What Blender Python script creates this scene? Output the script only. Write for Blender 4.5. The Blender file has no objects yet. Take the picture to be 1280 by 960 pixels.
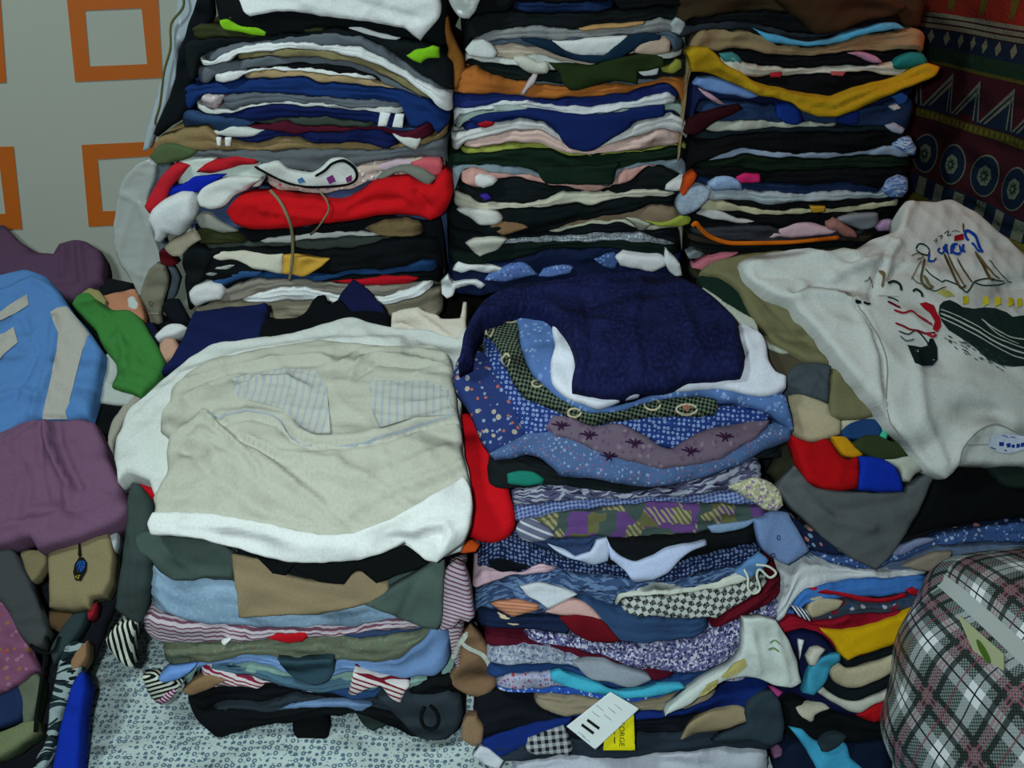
import bpy, math, random
import numpy as np
from mathutils import Vector, geometry
random.seed(7); rng = np.random.default_rng(7)
SC = bpy.context.scene
COL = SC.collection
# ---------------------------------------------------------------- camera, world, lights, exposure
FPX = 1150.0; PITCH = math.radians(28.0); CZ = 1.5
cp, sp = math.cos(PITCH), math.sin(PITCH)
cam = bpy.data.objects.new('camera', bpy.data.cameras.new('camera')); COL.objects.link(cam)
cam.location = (0, 0, CZ); cam.rotation_euler = (math.radians(90) - PITCH, 0, 0)
cam.data.sensor_fit = 'HORIZONTAL'; cam.data.sensor_width = 36.0; cam.data.lens = 36.0 * FPX / 1280; cam.data.clip_start = 0.02
SC.camera = cam
w = bpy.data.worlds.new('world'); SC.world = w; w.use_nodes = True
w.node_tree.nodes['Background'].inputs[0].default_value = (0.50, 0.66, 0.72, 1)
w.node_tree.nodes['Background'].inputs[1].default_value = 0.075
def area(name, loc, target, size, power, col):
    l = bpy.data.lights.new(name, 'AREA'); l.size = size; l.energy = power; l.color = col
    o = bpy.data.objects.new(name, l); COL.objects.link(o); o.location = loc
    o.rotation_euler = (Vector(target) - Vector(loc)).to_track_quat('-Z', 'Y').to_euler(); return o
area('ceiling_light', (-0.95, 0.55, 2.35), (-0.1, 1.0, 0.7), 0.22, 13.0, (0.84, 1.0, 0.97))
fl = area('camera_flash', (-0.10, -0.02, CZ + 0.06), (-0.22, 1.0, 0.80), 0.05, 5.0, (0.84, 0.99, 1.0))
fl.data.spread = math.radians(120)
gl = bpy.data.lights.new('warm_lamp', 'POINT'); gl.energy = 0.5; gl.color = (1.0, .22, .08); gl.shadow_soft_size = .03
glo = bpy.data.objects.new('warm_lamp', gl); COL.objects.link(glo); glo.location = (.600, 1.19, 1.455)
SC.view_settings.view_transform = 'Standard'; SC.view_settings.look = 'None'
SC.view_settings.exposure = 0.0; SC.view_settings.gamma = 1.0; SC.view_settings.use_curve_mapping = False

# ---------------------------------------------------------------- materials
def lin(h):
    h = PAL.get(h, h)
    c = [int(h[i:i+2], 16) / 255 for i in (0, 2, 4)]
    return tuple((x / 12.92 if x <= 0.04045 else ((x + 0.055) / 1.055) ** 2.4) for x in c) + (1,)
PAL = dict(K='0b0f12', K2='12181a', DG='0d1a14', N='131c48', NB='1d3a80', RB='1230a8', W='dcdfe0', W2='c6c9c6', CR='cfcbb0', T='a38c68', TN='86714e',
           G='70767c', LG='a2a8aa', GM='5e656e', OL='34381f', O='4b4a2c', KH='7d7452', D='5b7aa0', LD='7f9fc4', DD='2c4468', R='c00d18', M='5c0d1e', P='c89494', Y='b08c18', OB='a8642c')
MATS = {}
class NT:
    def __init__(s, name):
        s.m = bpy.data.materials.new(name); s.m.use_nodes = True; s.t = s.m.node_tree; s.t.nodes.clear()
        s.uv = s.n('ShaderNodeUVMap').outputs[0]
    def n(s, typ, props=None, **ins):
        nd = s.t.nodes.new(typ)
        for k, v in (props or {}).items(): setattr(nd, k, v)
        for k, v in ins.items():
            key = int(k[1:]) if k[0] == 'i' and k[1:].isdigit() else k
            if isinstance(v, bpy.types.NodeSocket): s.t.links.new(v, nd.inputs[key])
            else: nd.inputs[key].default_value = v
        return nd
    def math(s, op, a, b=0.0, c=0.0): return s.n('ShaderNodeMath', {'operation': op}, i0=a, i1=b, i2=c).outputs[0]
    def mix(s, f, a, b): return s.n('ShaderNodeMix', {'data_type': 'RGBA'}, i0=f, i6=a, i7=b).outputs[2]
    def noise(s, scale, detail=2.0, vec=None): return s.n('ShaderNodeTexNoise', None, Vector=vec or s.uv, Scale=scale, Detail=detail).outputs[0]
    def rot(s, ang, sc=1.0): return s.n('ShaderNodeMapping', None, i0=s.uv, i2=(0, 0, math.radians(ang)), i3=(sc, sc, sc)).outputs[0]
    def xy(s, vec): 
        q = s.n('ShaderNodeSeparateXYZ', None, i0=vec); return q.outputs[0], q.outputs[1]
def stripe_mask(t, x, period, duty=0.5):
    f = t.math('FRACT', t.math('DIVIDE', x, period)); return t.math('LESS_THAN', f, duty)
def warp(t, vec, amt, scale=12):
    nz = t.n('ShaderNodeTexNoise', None, Vector=vec, Scale=scale, Detail=1.0).outputs[1]
    a = t.n('ShaderNodeVectorMath', {'operation': 'MULTIPLY_ADD'}, i0=nz, i1=(amt, amt, amt), i2=vec); return a.outputs[0]
def mat(spec):
    if spec in MATS: return MATS[spec]
    kind, _, arg = spec.partition(':')
    if not arg: kind, arg = 'p', spec
    a = arg.split(',')
    t = NT('fabric_' + spec.replace(':', '_').replace(',', '_')[:40])
    rough = 0.92; bump_s = 0.35; sheen = 0.0; weave = 900
    if kind in 'pv':
        c = t.mix(t.n('ShaderNodeMapRange', None, i0=t.noise(300, 2), i1=.35, i2=.68).outputs[0], lin(a[0]), tuple(x * 0.90 for x in lin(a[0])[:3]) + (1,))
        if kind == 'v': bump_s = 0.9; weave = 260
    elif kind == 's':       # stripes c1,c2,period_mm,angle,duty
        x, y = t.xy(warp(t, t.rot(float(a[3])), 0.004)); c = t.mix(stripe_mask(t, x, float(a[2]) / 1000, float(a[4]) if len(a) > 4 else 0.5), lin(a[0]), lin(a[1]))
    elif kind == 'c':       # check c1,c2,period
        x, y = t.xy(warp(t, t.rot(7), 0.003)); p = float(a[2]) / 1000
        m = t.math('MULTIPLY', t.math('ADD', stripe_mask(t, x, p), stripe_mask(t, y, p)), 0.5); c = t.mix(m, lin(a[0]), lin(a[1]))
    elif kind == 'h':       # houndstooth c1,c2,period
        ck = t.n('ShaderNodeTexChecker', None, Vector=warp(t, t.rot(30), .003, 90), Color1=lin(a[0]), Color2=lin(a[1]), Scale=1000 / float(a[2])).outputs[0]
        c = t.mix(t.math('MULTIPLY', t.math('GREATER_THAN', t.noise(700, 0), .56), .45), ck, lin(a[0]))
    elif kind == 'f':       # floral base,c1,c2,c3,size_mm
        sc = 1000 / float(a[4]); c = t.mix(t.math('MULTIPLY', t.noise(30), 0.3), lin(a[0]), (0.01, 0.012, 0.03, 1))
        for k in (1, 2, 3):
            vec = t.n('ShaderNodeMapping', None, i0=warp(t, t.uv, 0.006, 60), i1=(k * 0.37, k * 0.71, 0), i2=(0, 0, k * 0.8)).outputs[0]
            v = t.n('ShaderNodeTexVoronoi', None, Vector=vec, Scale=sc * (0.75 + 0.3 * k), Randomness=0.9)
            r, _g = t.xy(v.outputs[1])
            m = t.math('MULTIPLY', t.math('LESS_THAN', v.outputs[0], 0.25 + 0.04 * (k % 2)), t.math('LESS_THAN', r, 0.5)); c = t.mix(m, c, lin(a[k]))
    elif kind == 'd':       # small ring flowers base,c1,size
        sc = 1000 / float(a[2]); v = t.n('ShaderNodeTexVoronoi', None, Vector=t.uv, Scale=sc, Randomness=0.35)
        m = t.math('MULTIPLY', t.math('LESS_THAN', v.outputs[0], 0.36), t.math('GREATER_THAN', v.outputs[0], 0.13)); c = t.mix(m, lin(a[0]), lin(a[1]))
    elif kind == 'm':       # mottle base,c1
        m = t.n('ShaderNodeMapRange', None, i0=t.noise(210, 2), i1=.45, i2=.75).outputs[0]; c = t.mix(m, lin(a[0]), lin(a[1])); m = t.n('ShaderNodeMapRange', None, i0=t.noise(24, 3), i1=.4, i2=.7).outputs[0]; c = t.mix(t.math('MULTIPLY', m, .5), c, lin(a[1]))
    elif kind == 'k':       # speckle base,c1,c2,size_mm
        sc = 1000 / float(a[3]); v = t.n('ShaderNodeTexVoronoi', None, Vector=t.uv, Scale=sc)
        r, g = t.xy(v.outputs[1]); c = t.mix(t.math('LESS_THAN', r, 0.38), lin(a[0]), lin(a[1])); c = t.mix(t.math('LESS_THAN', g, 0.22), c, lin(a[2]))
    elif kind == 'l':       # leaf / brush pattern base,c1,c2,size
        sc = 1000 / float(a[3]); vec = t.n('ShaderNodeMapping', None, i0=warp(t, t.uv, 0.03, 25), i3=(1, 4.5, 1), i2=(0, 0, 0.7)).outputs[0]
        n1 = t.noise(sc * .8, 1, vec); c = t.mix(t.math('GREATER_THAN', n1, 0.52), lin(a[0]), lin(a[1])); n2 = t.noise(sc * .9, 1, vec); c = t.mix(t.math('GREATER_THAN', n2, 0.62), c, lin(a[2]))
    elif kind == 'r':       # rings base,c1,size
        sc = 1000 / float(a[2]); v = t.n('ShaderNodeTexVoronoi', None, Vector=t.uv, Scale=sc, Randomness=0.4)
        d = t.math('ABSOLUTE', t.math('SUBTRACT', v.outputs[0], 0.28)); c = t.mix(t.math('LESS_THAN', d, 0.10), lin(a[0]), lin(a[1]))
        c = t.mix(t.math('LESS_THAN', v.outputs[0], 0.07), c, lin(a[1]))
        n2 = t.math('GREATER_THAN', t.noise(260, 0), 0.68); c = t.mix(t.math('MULTIPLY', n2, 0.8), c, lin(a[1]))
    elif kind == 'b':       # colour blocks a,b,c,size
        v = t.n('ShaderNodeTexVoronoi', {'distance': 'CHEBYCHEV'}, Vector=t.uv, Scale=1000 / float(a[3])); r, g = t.xy(v.outputs[1])
        c = t.mix(t.math('GREATER_THAN', r, 0.4), lin(a[0]), lin(a[1])); c = t.mix(t.math('GREATER_THAN', g, 0.66), c, lin(a[2]))
        x, y = t.xy(t.rot(35)); m = t.math('MULTIPLY', stripe_mask(t, x, 0.006), t.math('LESS_THAN', g, 0.3)); c = t.mix(m, c, lin('8a8668'))
    nt = t.noise(weave, 1); n2 = t.noise(45, 3)
    wv = t.n('ShaderNodeMapping', None, i0=warp(t, t.uv, 0.05, 7), i3=(1.0, 1.9, 1.0)).outputs[0]
    rg = t.n('ShaderNodeTexNoise', {'noise_type': 'RIDGED_MULTIFRACTAL'}, Vector=wv, Scale=11.0, Detail=4.0, Roughness=0.62).outputs[0]
    b0 = t.n('ShaderNodeBump', None, Strength=1.0, Distance=0.030, Height=rg)
    hgt = t.math('MULTIPLY_ADD', n2, 3.0, nt)
    bm = t.n('ShaderNodeBump', None, Strength=bump_s, Distance=0.0015, Height=hgt, Normal=b0.outputs[0])
    bs = t.n('ShaderNodeBsdfPrincipled', None, Roughness=rough, Normal=bm.outputs[0]); bs.inputs['Specular IOR Level'].default_value = 0.12
    if isinstance(c, bpy.types.NodeSocket): t.t.links.new(c, bs.inputs['Base Color'])
    else: bs.inputs['Base Color'].default_value = c
    out = t.n('ShaderNodeOutputMaterial', None, Surface=bs.outputs[0]); MATS[spec] = t.m; return t.m
def simple(name, hexc, rough=0.5, spec=0.3, metal=0.0, alpha=1.0, bump=0.0, bscale=60):
    if name in MATS: return MATS[name]
    t = NT(name); bs = t.n('ShaderNodeBsdfPrincipled', None, Roughness=rough, Metallic=metal, Alpha=alpha); bs.inputs['Base Color'].default_value = lin(hexc)
    bs.inputs['Specular IOR Level'].default_value = spec
    if bump: t.t.links.new(t.n('ShaderNodeBump', None, Strength=bump, Distance=0.003, Height=t.noise(bscale, 4)).outputs[0], bs.inputs['Normal'])
    t.n('ShaderNodeOutputMaterial', None, Surface=bs.outputs[0]); MATS[name] = t.m; return t.m

# ---------------------------------------------------------------- rays, surfaces the piles follow
def ray(x, y):
    u = (np.asarray(x, float) - 640) / FPX; v = (np.asarray(y, float) - 480) / FPX
    return u, cp - v * sp, -sp - v * cp
class Profile:
    """front surface of a pile: a curve in the (Y, Z) plane swept along X; Z is relative to the camera height"""
    def __init__(s, pts, fan=0.0):
        p = np.array(pts, float); t = np.concatenate([[0], np.cumsum(np.hypot(*np.diff(p, axis=0).T))])
        tt = np.linspace(0, t[-1], 400); Y = np.interp(tt, t, p[:, 0]); Z = np.interp(tt, t, p[:, 1])
        k = np.ones(31) / 31; pad = lambda q: np.concatenate([q[0] + (q[0] - q[1]) * np.arange(15, 0, -1), q, q[-1] + (q[-1] - q[-2]) * np.arange(1, 16)])
        s.Y = np.convolve(pad(Y), k, 'valid'); s.Z = np.convolve(pad(Z), k, 'valid'); s.b = tt
        dY, dZ = np.gradient(s.Y), np.gradient(s.Z); L = np.hypot(dY, dZ); s.nY, s.nZ = dZ / L, -dY / L
        s.fan = fan
    def ab(s, x, y, h):
        h = np.broadcast_to(np.asarray(h, float), np.shape(x)); hm = float(np.mean(h)) if np.size(h) else 0
        Yh, Zh = s.Y + hm * s.nY, s.Z + hm * s.nZ
        dy = Yh; fw = cp * Yh - sp * Zh; up = sp * Yh + cp * Zh; row = 480 - FPX * up / fw
        row = np.maximum.accumulate(row + np.arange(len(row)) * 1e-6)
        b = np.interp(y, row, s.b); y = np.asarray(y, float)
        sl0 = (s.b[1] - s.b[0]) / (row[1] - row[0]); sl1 = (s.b[-1] - s.b[-2]) / (row[-1] - row[-2])
        b = np.where(y < row[0], s.b[0] + (y - row[0]) * sl0, b); b = np.where(y > row[-1], s.b[-1] + (y - row[-1]) * sl1, b)
        P = s.pos(np.zeros_like(b), b, np.full(np.shape(b), hm)); fwd = cp * P[:, 1] - sp * (P[:, 2] - CZ)
        return (np.asarray(x, float) - 640) / FPX * fwd, b
    def _i(s, q, b):
        r = np.interp(b, s.b, q); e0 = (b - s.b[0]) * (b < s.b[0]); e1 = (b - s.b[-1]) * (b > s.b[-1])
        if q is s.Y or q is s.Z: r = r + e0 * (q[1] - q[0]) / (s.b[1] - s.b[0]) + e1 * (q[-1] - q[-2]) / (s.b[-1] - s.b[-2])
        return r
    def pos(s, a, b, h): return np.stack([a, s._i(s.Y, b) + h * s._i(s.nY, b), s._i(s.Z, b) + h * s._i(s.nZ, b) + CZ], 1)
    def nrm(s, a, b): return np.stack([np.zeros_like(b), s._i(s.nY, b), s._i(s.nZ, b)], 1)
class Plane:
    def __init__(s, O, A, B):     # A right, B down, normal towards the viewer
        s.O = np.array(O, float); s.A = np.array(A, float) / np.linalg.norm(A); s.B = np.array(B, float) / np.linalg.norm(B); s.N = np.cross(s.B, s.A); s.fan = 0
    def ab(s, x, y, h):
        hm = float(np.mean(h)); u, dy, dz = ray(x, y); d = np.stack([u, dy, dz], 1); O = s.O + s.N * hm - np.array([0, 0, CZ])
        t = (O @ s.N) / (d @ s.N); P = d * t[:, None] - O; return P @ s.A, P @ s.B
    def pos(s, a, b, h): return s.O + np.outer(a, s.A) + np.outer(b, s.B) + np.outer(np.broadcast_to(h, np.shape(a)), s.N)
    def nrm(s, a, b): return np.tile(s.N, (len(a), 1))

# ---------------------------------------------------------------- object helpers
LABELS = []
def tag(o, label=None, cat=None, group=None, kind=None):
    if label: o['label'] = label; LABELS.append((label, o.name))
    if cat: o['category'] = cat
    if group: o['group'] = group
    if kind: o['kind'] = kind
    return o
def link(name, verts, faces, m, uvs=None, parent=None, smooth=True, fm=None):
    me = bpy.data.meshes.new(name); me.from_pydata([tuple(v) for v in verts], [], [tuple(int(i) for i in f) for f in faces]); me.update()
    for q in (m if isinstance(m, (list, tuple)) else [m]): me.materials.append(q)
    if fm is not None: me.polygons.foreach_set('material_index', np.array(fm, dtype=np.int32))
    if smooth: me.polygons.foreach_set('use_smooth', [True] * len(me.polygons))
    if uvs is not None:
        uvl = me.uv_layers.new(name='UVMap'); li = np.zeros(len(me.loops), dtype=np.int32); me.loops.foreach_get('vertex_index', li)
        uvl.data.foreach_set('uv', np.asarray(uvs, dtype=np.float32)[li].ravel())
    o = bpy.data.objects.new(name, me); COL.objects.link(o)
    if parent: o.parent = parent
    return o
def pts(s): return np.array([[float(q) for q in p.split(',')] for p in s.split()])
def smooth_closed(p, step=4.0, jit=0.6):
    n = len(p); out = []
    def corner(i):
        a = p[i] - p[i-1]; b = p[(i+1) % n] - p[i]; c = a @ b / (np.linalg.norm(a) * np.linalg.norm(b) + 1e-9); return c < 0.76
    cor = [corner(i) for i in range(n)]
    for i in range(n):
        p0, p1, p2, p3 = p[i-1], p[i], p[(i+1) % n], p[(i+2) % n]
        L = np.linalg.norm(p2 - p1); m = max(1, int(L / step))
        t1 = np.zeros(2) if cor[i] else (p2 - p0) * 0.38; t2 = np.zeros(2) if cor[(i+1) % n] else (p3 - p1) * 0.38
        if cor[i]: t1 = (p2 - p1) * 0.9
        if cor[(i+1) % n]: t2 = (p2 - p1) * 0.9
        for nt_ in (t1, t2):
            q = np.linalg.norm(nt_)
            if q > L * 1.1: nt_ *= L * 1.1 / q
        for k in range(m):
            t = k / m; h = np.array([2*t**3-3*t**2+1, t**3-2*t**2+t, -2*t**3+3*t**2, t**3-t**2])
            out.append(h[0]*p1 + h[1]*t1 + h[2]*p2 + h[3]*t2)
    out = np.array(out)
    if jit and len(out) > 8:
        ph = rng.uniform(0, 6.28, 6); s = np.arange(len(out)); w_ = sum(np.sin(s * f + q) for f, q in zip((.31, .53, .97), ph)) / 3
        w2 = sum(np.sin(s * f + q) for f, q in zip((.37, .61, 1.1), ph[3:])) / 3; out += jit * np.stack([w_, w2], 1)
    return out
def seg_dist(P, A, B):
    """distance of points P (n,2) to the nearest of the segments A->B (m,2)"""
    best = np.full(len(P), 1e9)
    for a, b in zip(A, B):
        d = b - a; L = d @ d + 1e-12; t = np.clip((P - a) @ d / L, 0, 1); q = P - a - np.outer(t, d); best = np.minimum(best, np.hypot(q[:, 0], q[:, 1]))
    return best
def inside(P, poly):
    x, y = P[:, 0], P[:, 1]; r = np.zeros(len(P), bool); n = len(poly)
    for i in range(n):
        x1, y1 = poly[i]; x2, y2 = poly[i-1]
        if y1 == y2: continue
        c = ((y1 > y) != (y2 > y)) & (x < (x2 - x1) * (y - y1) / (y2 - y1) + x1); r ^= c
    return r
class Folds:
    def __init__(s, amp, scale=1.0, ang=None, seed=None):
        g = np.random.default_rng(seed if seed is not None else rng.integers(1e9)); s.amp = amp; s.c = []
        for k in range(5):
            th = (ang if ang is not None else g.uniform(0, math.pi)) + g.normal(0, 0.35); f = scale * g.uniform(28, 75) * (1 if k < 2 else 2.1)
            s.c.append((math.cos(th) * f, math.sin(th) * f, g.uniform(0, 6.28), g.uniform(5, 15), g.uniform(0, 6.28), g.uniform(0, 6.28), 1 if k < 2 else .5))
    def __call__(s, a, b):
        r = 0
        for cx, cy, ph, wf, p1, p2, am in s.c:
            q = np.sin(cx*a + cy*b + ph + 1.5*np.sin(wf*a + p1) + 1.5*np.sin(wf*b*1.3 + p2) + .5*np.sin(3.1*wf*(a+b) + ph)); r = r + am * (1 - np.abs(q)) ** 2.4 * (0.55 + 0.45*np.sin(wf*(a - b) + p2))
        return s.amp * (r / 2.2 - 0.3)
class Sheet: pass
FRAME_DEEP = {}
def sheet(F, spec, name, poly, off=0.5, th=1.0, depth=2.0, dome=0.0, fold=1.2, fscale=1.0, fang=None, grid=5.5, r=None, creases=(), parent=None, jit=0.9, m=None, back=None, clipy=None):
    """a piece of cloth whose outline is traced on surface F: rounded edges, folds, and a body going back into the pile; cm for off/th/depth/dome, mm for fold"""
    th = th * .62; fold = fold * 2.3 + .8; grid = grid * .72
    if F is not FRAME_DEEP.get('x'): depth = min(depth, max(off, 0) + .9 + th * .3)
    off, th, depth, dome, fold = off/100, th/100, depth/100, dome/100, fold/1000; S = Sheet()
    px = smooth_closed(poly, jit=jit); a, b = F.ab(px[:, 0], px[:, 1], np.full(len(px), off + th * .6 + dome * .5))
    P = np.stack([a, b], 1)
    keep = [0]
    for i in range(1, len(P)):
        if np.linalg.norm(P[i] - P[keep[-1]]) > 0.0012: keep.append(i)
    P = P[keep]
    area2 = sum(P[i-1][0]*P[i][1] - P[i][0]*P[i-1][1] for i in range(len(P)))
    if area2 < 0: P = P[::-1]
    lo, hi = P.min(0), P.max(0); c, hs = (lo+hi)/2, (hi-lo)/2 + 1e-6; size = min(hi - lo)
    r = r/100 if r else max(min(th * .9, size * .45), 0.0018)
    if size < .06: th = min(th, size * .26); fscale *= 1.7; fold = max(fold * .6, .0014); r = min(r, th)
    S.F, S.P, S.off, S.th, S.r, S.dome = F, P, off, th, r, dome; fo = Folds(fold, fscale, fang)
    cr = []
    for amp, wid, pl in creases:
        q = np.array(pl, float); ca, cb = F.ab(q[:, 0], q[:, 1], np.full(len(q), off + th + dome * .5)); cr.append((amp/1000 * 1.3, wid/1000 * .75, np.stack([ca, cb], 1)))
    def height(a, b):
        Q = np.stack([a, b], 1); d = seg_dist(Q, P, np.roll(P, -1, 0)); t = np.clip(d / r, 0, 1); prof = np.sqrt(np.maximum(0, 1 - (1 - t)**2))
        sm = np.clip(d / (r * 2.0), 0, 1); u = (Q - c) / hs
        h = off + th * prof + dome * np.clip(1 - .5*(u**2).sum(1), 0, 1) + fo(a, b) * sm
        for amp, wid, cl in cr:
            dd = seg_dist(Q, cl[:-1], cl[1:]); h = h + amp * np.exp(-(dd / wid)**2) * np.clip(d / (r * .6), 0, 1)
        return h
    S.height = height
    g = grid / 1000; g = min(g, size / 5); nx, ny = int((hi-lo)[0] / g) + 2, int((hi-lo)[1] / g) + 2
    while nx * ny > 26000: g *= 1.15; nx, ny = int((hi-lo)[0] / g) + 2, int((hi-lo)[1] / g) + 2
    gx, gy = np.meshgrid(lo[0] + np.arange(nx) * g, lo[1] + np.arange(ny) * g); gx = gx + (np.arange(ny)[:, None] % 2) * g / 2
    G = np.stack([gx.ravel(), gy.ravel()], 1); G = G[inside(G, P)]
    rings = []
    nrmls = np.roll(P, -1, 0) - np.roll(P, 1, 0); nrmls = np.stack([-nrmls[:, 1], nrmls[:, 0]], 1); nrmls /= np.linalg.norm(nrmls, axis=1)[:, None] + 1e-9
    for fr in (0.12, 0.45):
        R = P + nrmls * r * fr; d = seg_dist(R, P, np.roll(P, -1, 0)); R = R[(d > r * fr * .8) & inside(R, P)]; rings.append(R)
    if len(G): G = G[seg_dist(G, P, np.roll(P, -1, 0)) > max(r * .62, g * .4)]
    allp = np.concatenate([P] + rings + ([G] if len(G) else []))
    n = len(P)
    res = geometry.delaunay_2d_cdt([Vector((float(q[0]), float(q[1]))) for q in allp], [], [list(range(n))], 1, 1e-6)
    V = np.array([[q[0], q[1]] for q in res[0]]); faces = [list(f) for f in res[2]]
    if len(faces) == 0: print('EMPTY', name, spec); return None
    # boundary edges
    ec = {}
    for f in faces:
        for i in range(len(f)):
            e = (f[i], f[(i+1) % len(f)]); ec[e] = 1
    bd = [e for e in ec if (e[1], e[0]) not in ec]
    h = height(V[:, 0], V[:, 1]); top = F.pos(V[:, 0], V[:, 1], h); nv = len(V)
    bi = sorted({i for e in bd for i in e}); idx = {q: k for k, q in enumerate(bi)}; ba, bb = V[bi, 0], V[bi, 1]
    N = F.nrm(ba, bb); verts = [top]; uv = [V.copy()]; prev = {q: q for q in bi}; rr = []
    base = F.pos(ba, bb, np.full(len(bi), off)); start = nv; fcs = list(faces); bvec = None if back is None else np.array(back, float)
    for k, fr in enumerate((0.25, 1.0)):
        pos = base - N * depth * fr if bvec is None else base + bvec * depth * fr
        verts.append(pos); uv.append(np.stack([ba, bb], 1) + depth * fr * 0.7)
        cur = {q: start + k*len(bi) + idx[q] for q in bi}
        for e in bd: fcs.append((prev[e[1]], prev[e[0]], cur[e[0]], cur[e[1]]))
        prev = cur
    nb = start + 2*len(bi)      # back face: flat copy
    flat = F.pos(V[:, 0], V[:, 1], np.full(nv, off)); NN = F.nrm(V[:, 0], V[:, 1])
    bk = flat - NN * depth if bvec is None else flat + bvec * depth
    inner = [i for i in range(nv) if i not in idx]; mp = {q: prev[q] for q in bi}
    for k, i in enumerate(inner): mp[i] = nb + k
    verts.append(bk[inner] if inner else np.zeros((0, 3))); uv.append(V[inner] if inner else np.zeros((0, 2)))
    for f in faces: fcs.append([mp[i] for i in reversed(f)])
    V3 = np.concatenate(verts); UV = np.concatenate(uv)
    ang = rng.uniform(-.15, .15); ox = rng.uniform(0, 1, 2); R2 = np.array([[math.cos(ang), -math.sin(ang)], [math.sin(ang), math.cos(ang)]])
    S.o = link(name, V3, fcs, m or mat(spec), UV @ R2 + ox, parent); return S
def stroke_poly(line, wpx, taper=True):
    q = np.array(line, float); n = len(q); t = np.gradient(q, axis=0); t /= np.linalg.norm(t, axis=1)[:, None] + 1e-9; nn = np.stack([-t[:, 1], t[:, 0]], 1)
    wv = np.full(n, wpx / 2.0)
    if taper: wv[0] *= .45; wv[-1] *= .45
    return np.concatenate([q + nn * wv[:, None], (q - nn * wv[:, None])[::-1]])
def catmull(line, k=5):
    q = np.array(line, float); q = np.concatenate([[2*q[0]-q[1]], q, [2*q[-1]-q[-2]]]); out = []
    for i in range(1, len(q) - 2):
        for j in range(k):
            t = j / k; out.append(0.5 * (2*q[i] + (q[i+1]-q[i-1])*t + (2*q[i-1]-5*q[i]+4*q[i+1]-q[i+2])*t*t + (3*q[i]-3*q[i+1]+q[i+2]-q[i-1])*t**3))
    out.append(q[-2]); return np.array(out)
def prints(S, name, items, parent, lift=0.6, label=None, step=3.0):
    """flat printed or stitched marks lying on a sheet, one mesh: items = [(material, polygon in px)]"""
    V, Fc, fm, ms = [], [], [], []; nv = 0
    for m, poly in items:
        if m not in ms: ms.append(m)
        a, b = S.F.ab(poly[:, 0], poly[:, 1], np.full(len(poly), S.off + S.th * .9 + S.dome * .5)); P = np.stack([a, b], 1); n = len(P)
        lo, hi = P.min(0), P.max(0); g = step / 1000; gx, gy = np.meshgrid(np.arange(lo[0], hi[0], g), np.arange(lo[1], hi[1], g)); G = np.stack([gx.ravel(), gy.ravel()], 1)
        if len(G): G = G[inside(G, P)]
        allp = np.concatenate([P, G]) if len(G) else P
        res = geometry.delaunay_2d_cdt([Vector((float(q[0]), float(q[1]))) for q in allp], [], [list(range(n))], 1, 1e-7)
        q = np.array([[k[0], k[1]] for k in res[0]]); h = S.height(q[:, 0], q[:, 1]) + (lift + .7) / 1000
        V.append(S.F.pos(q[:, 0], q[:, 1], h)); Fc += [[i + nv for i in f] for f in res[2]]; fm += [ms.index(m)] * len(res[2]); nv += len(q)
    V = np.concatenate(V); o = link(name, V, Fc, ms, V[:, :2] * 1.0, parent, fm=fm)
    if label: o['label'] = label
    return o
def tube(name, P, rad, m, parent=None, seg=8):
    P = np.array(P, float); P = np.concatenate([catmull(P[:, :2], 6), catmull(np.stack([P[:, 2], P[:, 2]], 1), 6)[:, :1]], 1) if len(P) > 2 else P
    V, Fc = [], []; T = np.gradient(P, axis=0); T /= np.linalg.norm(T, axis=1)[:, None] + 1e-9
    up = np.array([0.13, -0.6, 0.8])
    for i, (p, t) in enumerate(zip(P, T)):
        x = np.cross(t, up); x /= np.linalg.norm(x) + 1e-9; y = np.cross(t, x)
        for k in range(seg): an = 2*math.pi*k/seg; V.append(p + rad*(math.cos(an)*x + math.sin(an)*y))
    n = len(P)
    for i in range(n-1):
        for k in range(seg): Fc.append((i*seg+k, i*seg+(k+1) % seg, (i+1)*seg+(k+1) % seg, (i+1)*seg+k))
    Fc.append(list(range(seg))[::-1]); Fc.append([(n-1)*seg+k for k in range(seg)])
    return link(name, V, Fc, m, np.array(V)[:, :2], parent)
def tube_px(F, name, line, hs, rad, m, parent=None):
    q = np.array(line, float); hs = np.broadcast_to(np.asarray(hs, float)/100, (len(q),)); out = []
    for p, h in zip(q, hs): a, b = F.ab(p[:1], p[1:2], np.array([h])); out.append(F.pos(a, b, np.array([h]))[0])
    return tube(name, out, rad, m, parent)

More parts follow.
